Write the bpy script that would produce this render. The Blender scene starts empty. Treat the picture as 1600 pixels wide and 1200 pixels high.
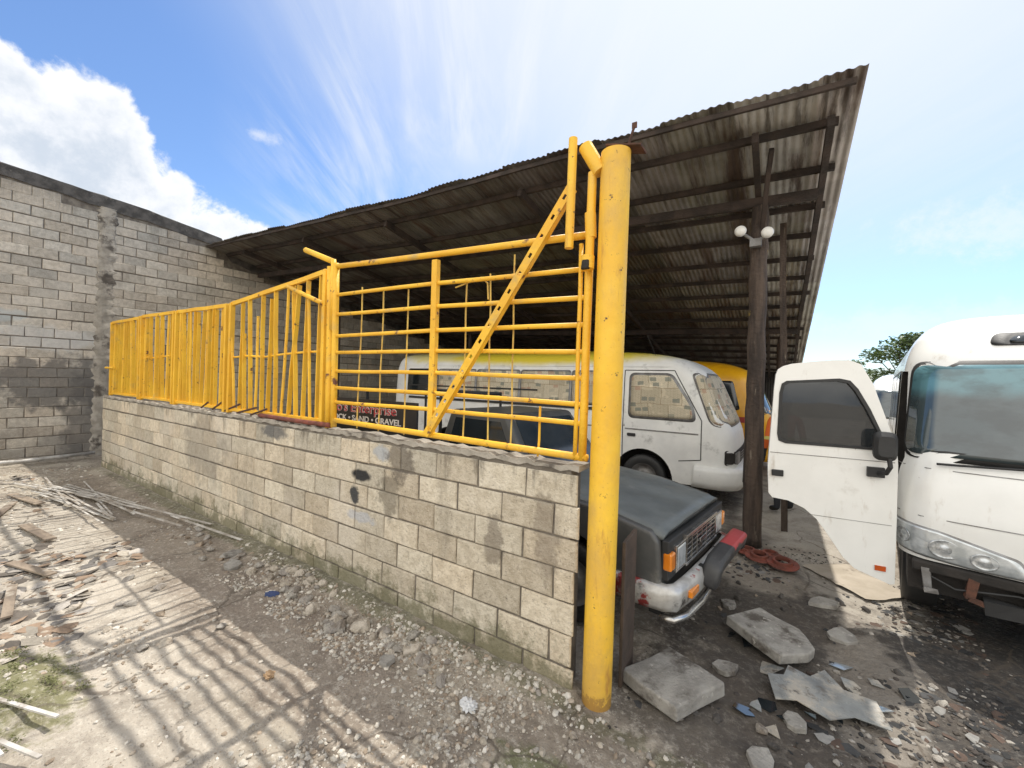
import bpy, math, random, bmesh
import numpy as np
from mathutils import Vector, Matrix
random.seed(7); rng=np.random.RandomState(11)
SC=bpy.context.scene; COL=SC.collection
# ------------------------------------------------------------------ camera
th=math.radians(1.5)
F=Vector((-0.546,0.838,0)).normalized();R=Vector((0.838,0.546,0)).normalized();C=Vector((0.876,-2.334,1.92));UZ=Vector((0,0,1))
cd=bpy.data.cameras.new("camera");cam=bpy.data.objects.new("camera",cd);COL.objects.link(cam)
rt=R*math.cos(th)+UZ*math.sin(th);up=-R*math.sin(th)+UZ*math.cos(th)
cam.matrix_world=Matrix(((rt.x,up.x,-F.x,C.x),(rt.y,up.y,-F.y,C.y),(rt.z,up.z,-F.z,C.z),(0,0,0,1)))
cd.lens=14.4;cd.sensor_width=36;cd.shift_y=-0.005;cd.clip_start=0.05;cd.clip_end=2000
SC.camera=cam
SC.view_settings.view_transform='Standard';SC.view_settings.look='None';SC.view_settings.exposure=0
# ------------------------------------------------------------------ node helpers
class NT:
    def __init__(s,nt): s.nt=nt;s.n=nt.nodes;s.l=nt.links
    def new(s,t,**k):
        n=s.n.new(t)
        for a,b in k.items(): setattr(n,a,b)
        return n
    def put(s,sock,v):
        if isinstance(v,bpy.types.NodeSocket): s.l.new(v,sock)
        else: sock.default_value=v
    def math(s,op,a,b=0.0,c=None,clamp=False):
        n=s.new('ShaderNodeMath',operation=op,use_clamp=clamp);s.put(n.inputs[0],a);s.put(n.inputs[1],b)
        if c is not None:s.put(n.inputs[2],c)
        return n.outputs[0]
    def vmath(s,op,a,b=(0,0,0)):
        n=s.new('ShaderNodeVectorMath',operation=op);s.put(n.inputs[0],a);s.put(n.inputs[1],b)
        return n.outputs['Value'] if op in('DOT_PRODUCT','LENGTH','DISTANCE') else n.outputs[0]
    def ss(s,v,lo,hi,a=0.0,b=1.0):
        n=s.new('ShaderNodeMapRange',interpolation_type='SMOOTHSTEP');s.put(n.inputs[0],v);s.put(n.inputs[1],lo);s.put(n.inputs[2],hi);s.put(n.inputs[3],a);s.put(n.inputs[4],b);return n.outputs[0]
    def noise(s,vec,scale,detail=4,rough=.55,dist=0):
        n=s.new('ShaderNodeTexNoise');s.put(n.inputs['Vector'],vec);n.inputs['Scale'].default_value=scale;n.inputs['Detail'].default_value=detail;n.inputs['Roughness'].default_value=rough;n.inputs['Distortion'].default_value=dist
        return n.outputs['Fac']
    def mix(s,f,a,b,mode='MIX'):
        n=s.new('ShaderNodeMix',data_type='RGBA',blend_type=mode);s.put(n.inputs[0],f)
        s.put(n.inputs[6],a if isinstance(a,bpy.types.NodeSocket) else tuple(a)+(1,) if len(a)==3 else a)
        s.put(n.inputs[7],b if isinstance(b,bpy.types.NodeSocket) else tuple(b)+(1,) if len(b)==3 else b)
        return n.outputs[2]
def M(name,c1,c2=None,ns=3,rough=.6,metal=0.,bump=.15,bs=40,dirt=(),spots=(),tone=False,stretch=(1,1,1),coat=0,bd=5,extra=None,rough2=None,spec=.5,alpha=None,trans=0):
    m=bpy.data.materials.new(name);m.use_nodes=True;t=NT(m.node_tree);b=t.n['Principled BSDF']
    pos=t.new('ShaderNodeNewGeometry').outputs['Position']
    c2=c2 or tuple(x*.75 for x in c1)
    sv=t.vmath('MULTIPLY',pos,stretch)
    nn=t.noise(sv,ns,6,.6)
    col=t.mix(t.ss(nn,.35,.65),c1,c2)
    if tone:
        a=t.new('ShaderNodeAttribute',attribute_name='tone').outputs['Color'];col=t.mix(1.0,col,a,'MULTIPLY')
    if extra: col=extra(t,pos,col)
    k=0
    for d in dirt:
        (dc,ds,lo,hi)=d[:4];st=d[4] if len(d)>4 else (1,1,1)
        k+=1
        v=t.vmath('ADD',t.vmath('MULTIPLY',pos,st),(3.1*k,7.7*k,1.3*k))
        col=t.mix(t.ss(t.noise(v,ds,8,.65),lo,hi),col,dc)
    for sp in spots:
        (ctr,rad,sc,na)=sp[:4];ns_=sp[4] if len(sp)>4 else 6;mx=sp[5] if len(sp)>5 else 1.0
        v=t.vmath('DIVIDE',t.vmath('SUBTRACT',pos,ctr),rad)
        L=t.vmath('LENGTH',v);L=t.math('ADD',L,t.math('MULTIPLY',t.math('SUBTRACT',t.noise(pos,ns_,6,.65),.5),na))
        col=t.mix(t.ss(L,.7,1.15,mx,0.),col,sc)
    t.put(b.inputs['Base Color'],col)
    if rough2 is not None: t.put(b.inputs['Roughness'],t.ss(t.noise(pos,ns*2.3,5),.35,.65,rough,rough2))
    else: b.inputs['Roughness'].default_value=rough
    b.inputs['Metallic'].default_value=metal;b.inputs['Coat Weight'].default_value=coat;b.inputs['Specular IOR Level'].default_value=spec
    b.inputs['Transmission Weight'].default_value=trans
    if alpha is not None:b.inputs['Alpha'].default_value=alpha
    if bump>0:
        bn=t.new('ShaderNodeBump');bn.inputs['Strength'].default_value=bump;bn.inputs['Distance'].default_value=.02
        t.put(bn.inputs['Height'],t.noise(pos,bs,bd,.65));t.l.new(bn.outputs[0],b.inputs['Normal'])
    return m
# ------------------------------------------------------------------ geometry helpers
class G:
    def __init__(s): s.v=[];s.f=[];s.m=[]
    def add(s,v,f,mi=0):
        o=len(s.v);s.v+= [tuple(x) for x in v];s.f+=[tuple(i+o for i in q) for q in f];s.m+=[mi]*len(f);return s
    def box(s,c,d,mat=None,mi=0,jit=0):
        x,y,z=[a/2 for a in d];vs=[]
        for sx,sy,sz in((-1,-1,-1),(1,-1,-1),(1,1,-1),(-1,1,-1),(-1,-1,1),(1,-1,1),(1,1,1),(-1,1,1)):
            p=Vector((sx*x+random.uniform(-jit,jit),sy*y+random.uniform(-jit,jit),sz*z+random.uniform(-jit,jit)))
            if mat: p=mat@p
            vs.append(p+Vector(c))
        return s.add(vs,[(0,3,2,1),(4,5,6,7),(0,1,5,4),(1,2,6,5),(2,3,7,6),(3,0,4,7)],mi)
    def path(s,pts,r,n=10,cap=True,mi=0,sq=None):
        pts=[Vector(p) for p in pts];rs=r if isinstance(r,(list,tuple)) else [r]*len(pts)
        ref=None;vs=[];fs=[]
        for i,p in enumerate(pts):
            a=pts[max(i-1,0)];b=pts[min(i+1,len(pts)-1)];d=(b-a).normalized()
            if ref is None: ref=Vector((0,0,1)) if abs(d.z)<.9 else Vector((0,1,0))
            u=d.cross(ref).normalized();w=u.cross(d).normalized();ref=w
            if sq:
                for (a1,b1) in((-1,-1),(1,-1),(1,1),(-1,1)): vs.append(p+u*a1*sq[0]/2+w*b1*sq[1]/2)
            else:
                for k in range(n):
                    an=2*math.pi*k/n;vs.append(p+(u*math.cos(an)+w*math.sin(an))*rs[i])
        m=4 if sq else n
        for i in range(len(pts)-1):
            for k in range(m): fs.append((i*m+k,i*m+(k+1)%m,(i+1)*m+(k+1)%m,(i+1)*m+k))
        if cap: fs.append(tuple(range(m-1,-1,-1)));fs.append(tuple((len(pts)-1)*m+k for k in range(m)))
        return s.add(vs,fs,mi)
    def lathe(s,prof,c,axis='Y',n=32,mi=0):
        vs=[];fs=[]
        for (r,h) in prof:
            for k in range(n):
                a=2*math.pi*k/n;x,y=r*math.cos(a),r*math.sin(a)
                p={'Y':(x,h,y),'Z':(x,y,h),'X':(h,x,y)}[axis];vs.append(Vector(p)+Vector(c))
        for i in range(len(prof)-1):
            for k in range(n): fs.append((i*n+k,i*n+(k+1)%n,(i+1)*n+(k+1)%n,(i+1)*n+k))
        return s.add(vs,fs,mi)
    def prism(s,poly,y0,y1,mi=0):
        n=len(poly);vs=[(x,y0,z) for x,z in poly]+[(x,y1,z) for x,z in poly]
        return s.add(vs,[tuple(range(n)),tuple(range(2*n-1,n-1,-1))]+[(i,i+n,(i+1)%n+n,(i+1)%n) for i in range(n)],mi)
PW={}
def mk(name,g,mats,parent=None,origin=None,smooth=False,tone=None,label=None,cat=None,group=None,kind=None,bev=0,seg=2,fixn=True):
    if not isinstance(mats,(list,tuple)):mats=[mats]
    v=np.array(g.v,dtype=float)
    if parent is None:
        if origin is None:
            mn=v.min(0);mx=v.max(0);origin=((mn[0]+mx[0])/2,(mn[1]+mx[1])/2,mn[2])
        origin=np.array(origin,dtype=float)
    else:
        p=PW.get(parent.name);origin=np.array(p if p is not None else (0,0,0),dtype=float)
    v=v-origin
    me=bpy.data.meshes.new(name);me.from_pydata(v.tolist(),[],g.f)
    if any(g.m): me.polygons.foreach_set('material_index',g.m)
    for m in mats:me.materials.append(m)
    if tone is not None:
        at=me.attributes.new('tone','FLOAT_COLOR','FACE');at.data.foreach_set('color',np.asarray(tone,dtype=np.float32).ravel())
    if smooth: me.polygons.foreach_set('use_smooth',[True]*len(me.polygons))
    if fixn and len(me.polygons)<20000:
        bm=bmesh.new();bm.from_mesh(me);bmesh.ops.recalc_face_normals(bm,faces=bm.faces[:]);bm.to_mesh(me);bm.free()
    me.update()
    o=bpy.data.objects.new(name,me);COL.objects.link(o)
    if parent is None:
        o.location=origin
        PW[o.name]=tuple(origin)
    else:
        o.parent=parent;PW[o.name]=PW.get(parent.name)
    if label:o["label"]=label
    if cat:o["category"]=cat
    if group:o["group"]=group
    if kind:o["kind"]=kind
    if bev:
        b=o.modifiers.new('b','BEVEL');b.width=bev;b.segments=seg;b.limit_method='ANGLE';b.angle_limit=math.radians(35)
    return o
def thing(name,label,cat,loc,rot=None,group=None):
    e=bpy.data.objects.new(name,None);e.empty_display_size=.3;COL.objects.link(e);e.location=loc
    e["label"]=label;e["category"]=cat
    if group:e["group"]=group
    if rot is not None: e.rotation_euler=(0,0,rot);PW[e.name]=None
    else: PW[e.name]=tuple(loc)
    return e
def smooth_by_angle(o,ang=40):
    me=o.data;me.polygons.foreach_set('use_smooth',[True]*len(me.polygons))
    try: me.set_sharp_from_angle(angle=math.radians(ang))
    except Exception: pass
TB=rng.rand(256,256)
def vn(x,y,sc,seed=0):
    x=np.asarray(x,dtype=float)*sc+seed*17.3+1000;y=np.asarray(y,dtype=float)*sc+seed*9.1+1000
    xi=np.floor(x).astype(int);yi=np.floor(y).astype(int);fx=x-xi;fy=y-yi;fx=fx*fx*(3-2*fx);fy=fy*fy*(3-2*fy)
    a=TB[xi%256,yi%256];b=TB[(xi+1)%256,yi%256];c=TB[xi%256,(yi+1)%256];d=TB[(xi+1)%256,(yi+1)%256]
    return (a*(1-fx)+b*fx)*(1-fy)+(c*(1-fx)+d*fx)*fy-.5
def gz(x,y):
    x=np.asarray(x,dtype=float);y=np.asarray(y,dtype=float)
    near=np.exp(-((x/14.)**2+(y/14.)**2))
    h=.035*vn(x,y,.7,1)+.02*vn(x,y,2.1,2)+.022*vn(x,y,6,3)+.018*vn(x,y,14,4)
    h=h+.10*np.exp(-(((x+2.95)/.55)**2+((y+1.9)/.22)**2))*(.7+.9*vn(x,y,7,6))
    h=h+.05*np.exp(-((y+.05)/.18)**2)*(x<-.1)*(x>-10)
    return (h-.02)*near
# ------------------------------------------------------------------ materials
YD=[((.14,.05,.025),9,.60,.68),((.42,.20,.05),26,.63,.71),((.12,.05,.03),48,.66,.70),((.55,.36,.10),3,.55,.75)]
YEL=M('yellow_paint',(.88,.52,.035),(.78,.42,.025),ns=2.5,rough=.5,bump=.35,bs=25,dirt=YD)
YEL2=M('yellow_pipe_paint',(.90,.56,.045),(.80,.45,.03),ns=1.3,rough=.42,rough2=.6,bump=.3,bs=14,dirt=[((.62,.38,.08),1.8,.50,.70,(1,1,.5)),((.40,.17,.04),6,.60,.73,(1,1,.2)),((.09,.05,.03),20,.64,.69),((.5,.26,.05),45,.62,.7)],
     spots=[((0,0,-.03),(.3,.3,.08),(.16,.07,.03),2.6,30,.7),((0,0,.10),(.3,.3,.20),(.52,.30,.07),4.2,30,.25)])
RUST=M('rust',(.12,.05,.03),(.06,.03,.02),ns=12,rough=.85,bump=.4,bs=40)
REDR=M('red_rust',(.24,.065,.042),(.13,.045,.03),ns=9,rough=.75,bump=.3,bs=30)
def blk(name,c1,c2,spots=(),moss=True,pit=.6):
    def ex(t,pos,col):
        col=t.mix(t.ss(t.noise(pos,48,7,.75),.54,.66,0,pit),col,(.17,.14,.11))
        col=t.mix(t.ss(t.noise(pos,90,4,.7),.56,.66,0,.5),col,(.74,.68,.57))
        col=t.mix(t.ss(t.noise(t.vmath('MULTIPLY',pos,(1,1,.3)),2.2,6,.7),.54,.74,0,.5),col,(.22,.19,.15))
        col=t.mix(t.ss(t.noise(pos,1.1,5,.65),.5,.68,0,.45),col,(.66,.60,.51))
        z=t.new('ShaderNodeSeparateXYZ');t.l.new(pos,z.inputs[0])
        if moss:
            st=t.noise(t.vmath('MULTIPLY',pos,(1,1,.16)),6,6,.7)
            lim=t.math('ADD',z.outputs[2],t.math('MULTIPLY',t.math('SUBTRACT',st,.5),1.7))
            col=t.mix(t.ss(lim,1.30,1.58,0,.72),col,(.13,.11,.085))
            h=t.math('SUBTRACT',z.outputs[2],t.math('MULTIPLY',t.math('SUBTRACT',t.noise(pos,4,7,.75),.38),1.1))
            col=t.mix(t.ss(h,-.08,.14,.75,0),col,(.13,.125,.06))
        else:
            st=t.noise(t.vmath('MULTIPLY',pos,(1,1,.12)),3,6,.7)
            lim=t.math('ADD',z.outputs[2],t.math('MULTIPLY',t.math('SUBTRACT',st,.5),3.2))
            col=t.mix(t.ss(lim,4.9,5.9,0,.6),col,(.16,.145,.125))
            h=t.math('SUBTRACT',z.outputs[2],t.math('MULTIPLY',t.math('SUBTRACT',t.noise(pos,2,7,.7),.4),3))
            col=t.mix(t.ss(h,-.1,.8,.45,0),col,(.17,.15,.13))
        return col
    return M(name,c1,c2,ns=14,rough=.95,bump=1.0,bs=42,tone=True,extra=ex,spots=spots,bd=9)
FBLK=blk('front_block',(.68,.60,.47),(.54,.465,.35),spots=[
 ((-2.21,0,1.03),(.13,.2,.055),(.03,.03,.03),.9,12),((-2.30,0,.84),(.07,.2,.09),(.06,.06,.06),1.6,16),((-3.7,0,1.28),(.26,.2,.08),(.12,.12,.12),1.4,9,.85),
 ((-1.95,0,1.26),(.11,.2,.07),(.38,.42,.47),1.6,12,.7),((-1.72,0,1.22),(.17,.2,.16),(.12,.10,.08),2.4,9,.7),((-1.85,0,.93),(.14,.2,.20),(.14,.12,.09),2.6,9,.6),
 ((-2.2,0,.66),(.2,.2,.05),(.45,.48,.54),1.8,10,.6),((-.75,0,.78),(.10,.2,.18),(.16,.13,.10),2.4,10,.6),((-.35,0,.95),(.1,.2,.3),(.2,.16,.12),2.6,8,.5),
 ((-5.5,0,.9),(.6,.2,.4),(.26,.23,.19),2.2,4,.5)])
TBLK=blk('tall_block',(.60,.54,.45),(.47,.42,.345),spots=[((-11.6,-.3,1.6),(1,.95,.55),(.11,.105,.10),2.6,3,.75),((-11.6,-1.7,1.5),(1,.5,.25),(.12,.12,.12),2.2,3,.7),
 ((-11.6,.15,.8),(1,.5,1.0),(.12,.11,.10),2.2,3,.7),((-11.6,-.5,2.5),(1,.8,.25),(.62,.62,.60),1.8,4,.5),((-11.6,-1.2,2.9),(1,.5,.13),(.48,.53,.53),1.6,4,.6)],moss=False,pit=.45)
MORT=M('mortar',(.24,.21,.17),(.14,.12,.10),ns=8,rough=.95,bump=.8,bs=60)
CONC=M('rough_concrete',(.42,.38,.32),(.28,.25,.205),ns=5,rough=.95,bump=1.,bs=30,bd=8,dirt=[((.10,.085,.07),3,.54,.66)])
CAPM=M('weathered_cap',(.13,.12,.11),(.06,.056,.052),ns=5,rough=.95,bump=.8,bs=30,dirt=[((.30,.27,.23),3,.60,.70)])
TIMB=M('dark_timber',(.060,.042,.033),(.027,.020,.016),ns=4,rough=.85,bump=.7,bs=30)
POSTM=M('old_log',(.10,.072,.055),(.04,.030,.025),ns=14,rough=.9,bump=1.,bs=26,stretch=(1,1,.12),dirt=[((.30,.22,.05),5,.66,.7),((.22,.18,.14),18,.60,.70,(1,1,.15))])
def zex(t,pos,col):
    col=t.mix(t.ss(t.noise(t.vmath('MULTIPLY',pos,(2.5,.25,1)),1.6,7,.7),.48,.64,0,.8),col,(.075,.040,.027))
    return t.mix(t.ss(t.noise(t.vmath('MULTIPLY',pos,(3,.2,1)),3.3,7,.7),.5,.66,0,.7),col,(.04,.030,.025))
ZINC=M('rusty_zinc',(.18,.175,.165),(.12,.115,.105),ns=2,rough=.65,metal=.1,bump=.2,bs=20,tone=True,extra=zex)
WHITE=M('white_bus_paint',(.83,.83,.80),(.77,.77,.74),ns=2,rough=.25,bump=.015,bs=5,coat=.3,dirt=[((.50,.47,.42),2.2,.62,.80),((.3,.27,.23),25,.69,.75),((.58,.54,.48),8,.58,.75,(1,1,.3))])
WPRIM=M('primer_white_paint',(.84,.84,.81),(.72,.72,.70),ns=2,rough=.4,bump=.03,bs=8,dirt=[((.50,.50,.48),3,.56,.70),((.2,.18,.16),14,.69,.74)],
   spots=[((-3.4,5.5,2.46),(3.4,2,.30),(.80,.64,.02),.30,3,.95),((-6.0,5.5,2.5),(1.0,2,.28),(.80,.72,.3),.9,4)])
ORNG=M('orange_bus_paint',(.9,.47,.01),(.8,.38,.01),rough=.35,bump=.02,coat=.3)
GLASS=M('dark_glass',(.012,.016,.018),(.02,.025,.028),ns=1,rough=.04,rough2=.1,bump=0,spec=.8)
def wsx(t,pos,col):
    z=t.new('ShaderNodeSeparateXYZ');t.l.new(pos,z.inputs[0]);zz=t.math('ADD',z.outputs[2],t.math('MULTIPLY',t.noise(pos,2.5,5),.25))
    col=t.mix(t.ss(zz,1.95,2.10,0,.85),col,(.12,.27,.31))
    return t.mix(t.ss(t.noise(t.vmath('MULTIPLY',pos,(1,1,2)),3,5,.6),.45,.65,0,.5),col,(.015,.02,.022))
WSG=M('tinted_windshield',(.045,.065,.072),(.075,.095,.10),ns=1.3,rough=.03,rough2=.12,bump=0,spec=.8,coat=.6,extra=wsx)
BLKR=M('black_rubber',(.018,.018,.018),(.03,.03,.03),rough=.6,bump=.1,bs=50)
DARK=M('dark_underside',(.02,.018,.016),(.035,.03,.026),ns=9,rough=.9,bump=.3)
CHROME=M('dull_chrome',(.6,.6,.58),(.35,.33,.31),ns=6,rough=.25,metal=.9,bump=.05,dirt=[((.2,.11,.07),12,.62,.7)])
GREYM=M('grey_metal',(.30,.30,.30),(.17,.16,.15),ns=6,rough=.5,metal=.4,bump=.1)
AMBER=M('amber_lens',(.75,.25,.02),(.6,.16,.01),rough=.15,bump=0,coat=.5)
LENS=M('headlamp_lens',(.66,.69,.70),(.40,.43,.44),ns=9,rough=.08,metal=.3,bump=.05,coat=.8)
def newsx(t,pos,col):
    nz=t.new('ShaderNodeTexNoise');t.l.new(pos,nz.inputs['Vector']);nz.inputs['Scale'].default_value=2.2
    xz=t.new('ShaderNodeSeparateXYZ');t.l.new(t.vmath('ADD',pos,t.vmath('MULTIPLY',nz.outputs['Color'],(.10,.10,.10))),xz.inputs[0])
    cb=t.new('ShaderNodeCombineXYZ');t.l.new(t.math('ADD',xz.outputs[0],xz.outputs[1]),cb.inputs[0]);t.l.new(xz.outputs[2],cb.inputs[1])
    def brick(off,w,h,m,c1,c2,cm):
        b=t.new('ShaderNodeTexBrick');b.offset=.37;t.l.new(t.vmath('ADD',cb.outputs[0],off),b.inputs['Vector']);b.inputs['Scale'].default_value=1;b.inputs['Brick Width'].default_value=w;b.inputs['Row Height'].default_value=h;b.inputs['Mortar Size'].default_value=m
        b.inputs['Color1'].default_value=c1+(1,);b.inputs['Color2'].default_value=c2+(1,);b.inputs['Mortar'].default_value=cm+(1,);return b.outputs['Color']
    col=brick((0,0,0),.31,.27,.004,(.74,.66,.50),(.54,.47,.34),(.36,.28,.18))
    tx=brick((0,0,0),.05,.014,.0045,(.35,.35,.35),(.60,.60,.60),(1,1,1))
    col=t.mix(t.ss(t.noise(pos,5,2),.36,.40),col,t.mix(1.,col,tx,'MULTIPLY'))
    sp=t.new('ShaderNodeSeparateColor');t.l.new(brick((.07,.05,0),.12,.085,.012,(0,0,0),(1,1,1),(.5,.5,.5)),sp.inputs[0])
    col=t.mix(t.ss(sp.outputs[0],.80,.82,0,.7),col,(.15,.18,.16));col=t.mix(t.ss(sp.outputs[0],.12,.14,.55,0),col,(.42,.22,.15))
    return col
NEWS=M('newspaper_sheet',(.6,.55,.45),rough=.85,bump=.35,bs=6,extra=newsx)
# ------------------------------------------------------------------ ground
def axis(lo,hi,step,far):
    a=list(np.arange(lo,hi,step));k=step
    b=[];x=hi
    while x<far: b.append(x);k*=1.35;x+=k
    b.append(far);k=step;c=[];x=lo-step
    while x>-far: c.append(x);k*=1.35;x-=k
    c.append(-far);return np.array(c[::-1]+a+b)
xs=axis(-12,5,.05,500.);ys=axis(-3.5,7,.05,500.)
XX,YY=np.meshgrid(xs,ys);ZZ=gz(XX,YY)
nx,ny=len(xs),len(ys)
g=G();g.v=np.stack([XX.ravel(),YY.ravel(),ZZ.ravel()],1).tolist()
ii=np.arange(nx-1)[None,:]+np.arange(ny-1)[:,None]*nx
g.f=np.stack([ii,ii+1,ii+1+nx,ii+nx],-1).reshape(-1,4).tolist();g.m=[0]
def gex(t,pos,col):
    n1=t.noise(pos,1.3,8,.65)
    return t.mix(t.ss(n1,.42,.60),(.37,.325,.26),(.25,.21,.165))
def gex2(t,pos,col):
    n2=t.noise(pos,24,8,.78)
    col=t.mix(t.ss(t.noise(pos,2.6,9,.75),.46,.60,0,.5),col,t.mix(.7,col,(.13,.105,.08)))
    sx=t.new('ShaderNodeSeparateXYZ');t.l.new(pos,sx.inputs[0])
    yard=t.math('MULTIPLY',t.ss(sx.outputs[0],.1,.4),t.ss(sx.outputs[1],-.2,.2))
    amt=t.math('MULTIPLY',t.ss(n2,.50,.62,0,.65),t.math('SUBTRACT',1.0,t.math('MULTIPLY',yard,.75)))
    col=t.mix(amt,col,t.mix(.6,col,(.66,.61,.52)))
    col=t.mix(t.ss(t.noise(pos,60,4,.7),.58,.68,0,.7),col,t.mix(.75,col,(.06,.05,.04)))
    v=t.new('ShaderNodeTexVoronoi',feature='DISTANCE_TO_EDGE');nz=t.new('ShaderNodeTexNoise');t.l.new(pos,nz.inputs['Vector']);nz.inputs['Scale'].default_value=3;nz.inputs['Detail'].default_value=6
    t.put(v.inputs['Vector'],t.vmath('ADD',pos,t.vmath('MULTIPLY',nz.outputs['Color'],(.35,.35,0))));v.inputs['Scale'].default_value=1.5
    cr=t.math('MULTIPLY',t.ss(v.outputs['Distance'],.004,.02,1,0),t.ss(t.noise(pos,.8,3),.42,.55))
    return t.mix(t.math('MULTIPLY',cr,.7),col,(.10,.08,.06))
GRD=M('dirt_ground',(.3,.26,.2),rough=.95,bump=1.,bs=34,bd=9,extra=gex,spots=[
 ((-3.4,-1.55,0),(2.1,.58,1),(.47,.42,.35),1.0,3,.85),((-6.5,-1.4,0),(1.8,.8,1),(.42,.38,.32),1.4,3,.6),
 ((-5.2,-.45,0),(4.,.45,1),(.24,.195,.15),1.2,2.5,.7),((-2.2,-.75,0),(1.7,.45,1),(.25,.205,.165),1.5,4,.6),
 ((-2.5,4.6,0),(3.5,4.2,1),(.045,.04,.036),.9,2,.92),((1.05,1.6,0),(1.0,1.6,1),(.045,.037,.031),1.6,3,.94),((.6,.35,0),(.7,.5,1),(.07,.058,.048),1.6,4,.8),((3.,1.,0),(1.7,2.4,1),(.05,.045,.04),1.0,2.5,.92),((2.3,1.6,0),(.65,1.6,1),(.03,.027,.025),.8,4,.9),  # last two spots: oily ground with the parked bus's shadow painted in
 ((1.15,5.2,0),(.75,1.9,1),(.46,.42,.36),.9,3,.9),((1.55,3.1,0),(.50,1.1,1),(.42,.38,.32),1.6,4,.85),((.75,2.55,0),(.42,.42,1),(.30,.26,.21),1.2,5,.8),((1.42,1.15,0),(.25,.9,1),(.30,.265,.22),2.4,5,.65),
 ((-2.85,-1.85,0),(.55,.22,1),(.15,.15,.05),2.0,10,.8),((.0,-.55,0),(.32,.14,1),(.11,.13,.04),1.6,9,.7),((-4.,-.1,0),(5.5,.10,1),(.12,.12,.055),2.2,8,.6)])
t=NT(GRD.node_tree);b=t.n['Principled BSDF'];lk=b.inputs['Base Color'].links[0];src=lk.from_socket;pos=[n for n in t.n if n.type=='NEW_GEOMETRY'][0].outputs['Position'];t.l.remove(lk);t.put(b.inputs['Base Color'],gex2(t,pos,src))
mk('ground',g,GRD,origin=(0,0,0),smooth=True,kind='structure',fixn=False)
# ------------------------------------------------------------------ block walls
def blocks(g,tones,org,du,nv,L,topf,bl=.4,bh=.2,base=0.,jd=.004,endj=False):
    org=Vector(org);du=Vector(du);nv=Vector(nv);row=0;z=base
    while z<8:
        off=-(bl/2) if row%2 else 0;u=off+random.uniform(-.03,.03);any_=False
        slope=random.uniform(-.0012,.0012)
        while u<L-.02:
            a=max(u,0)+.006;b=min(u+bl,L)-.006
            if endj and a<.02: a+=random.uniform(0,.035)
            mid=(a+b)/2
            if b-a>.05 and z+bh<=topf(mid)+.01:
                any_=True
                dd=random.uniform(-jd,jd);j=lambda:random.uniform(-.0045,.0045)
                z0=z+.006+slope*u;z1=z+bh-.006+slope*u;vs=[]
                ca=[(j(),j()) for _ in range(4)]
                for (ins,dep) in((0,-.012),(0,dd+.001),(.008,dd+.009)):
                    for k,(uu,zz) in enumerate(((a+ins,z0+ins),(b-ins,z0+ins),(b-ins,z1-ins),(a+ins,z1-ins))):
                        vs.append(org+du*(uu+ca[k][0])+nv*(dep+(j()*.6 if dep>0 else 0))+Vector((0,0,zz+ca[k][1])))
                fs=[(8,9,10,11)]
                for r in(0,4):
                    for k in range(4): fs.append((r+k,r+(k+1)%4,r+4+(k+1)%4,r+4+k))
                g.add(vs,fs)
                t=random.uniform(.74,1.14);w=random.uniform(-.03,.03)
                tones+= [(t+w,t,t-w,1)]*9
            u+=bl
        if not any_ and row>3: break
        z+=bh;row+=1
fw=thing('block_wall',"low unplastered concrete block wall with moss and dark stains","wall",(-5.1,.08,0))
g=G();tn=[];Lw=9.95
blocks(g,tn,(-.12,0,-.03),(-1,0,0),(0,-1,0),Lw,lambda u:1.385,base=-.03,endj=True)
mk('block_face',g,FBLK,fw,tone=tn,fixn=False)
g=G();g.box((-.155-Lw/2,.0775,.67),(Lw-.07,.145,1.43));mk('mortar_core',g,MORT,fw)
g=G();n=160;vs=[];fs=[]
for i in range(n+1):
    x=-.135-(Lw-.02)*i/n;h=1.390+random.uniform(-.010,.014)
    vs+=[(x,-.008+random.uniform(-.005,.004),1.365+random.uniform(-.016,.006)),(x,-.004,h),(x,.155,h+random.uniform(-.004,.004)),(x,.157,1.36)]
for i in range(n):
    for k in range(3): a=i*4+k;fs.append((a,a+1,a+5,a+4))
fs.append((0,1,2,3));g.add(vs,fs);mk('mortar_top',g,CONC,fw)
def tall_top(y): return float(np.interp(y,[-9,-1.2,1,2.5,2.51,15],[6.0,5.80,5.66,5.45,5.16,2.80]))
tw=thing('tall_block_wall',"tall weathered grey block wall with dark concrete cap","wall",(-11.7,2,0))
g=G();tn=[]
blocks(g,tn,(-11.6,-9,-.05),(0,1,0),(1,0,0),24,lambda u:tall_top(u-9)-.22,base=-.05,jd=.006)
mk('block_face',g,TBLK,tw,tone=tn,fixn=False)
g=G();vs=[];fs=[];K=np.linspace(-9,15,97)
for i,y in enumerate(K):
    h=tall_top(y)-.2;vs+=[(-11.605,y,-.2),(-11.605,y,h),(-11.8,y,h),(-11.8,y,-.2)]
for i in range(len(K)-1):
    for k in range(3): a=i*4+k;fs.append((a,a+1,a+5,a+4))
g.add(vs,fs);mk('mortar_core',g,MORT,tw)
g=G();vs=[];fs=[]
for i,y in enumerate(K):
    h=tall_top(y);j=lambda s=.02:random.uniform(-s,s)
    vs+=[(-11.575+j(.008),y,h-.27+j(.03)),(-11.57+j(.008),y,h-.02+j(.012)),(-11.62,y,h+j(.01)),(-11.82,y,h),(-11.82,y,h-.25)]
for i in range(len(K)-1):
    for k in range(4): a=i*5+k;fs.append((a,a+1,a+6,a+5))
g.add(vs,fs);mk('concrete_cap',g,CAPM,tw)
g=G();vs=[];fs=[];K2=np.linspace(0,5.45,110)
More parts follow.
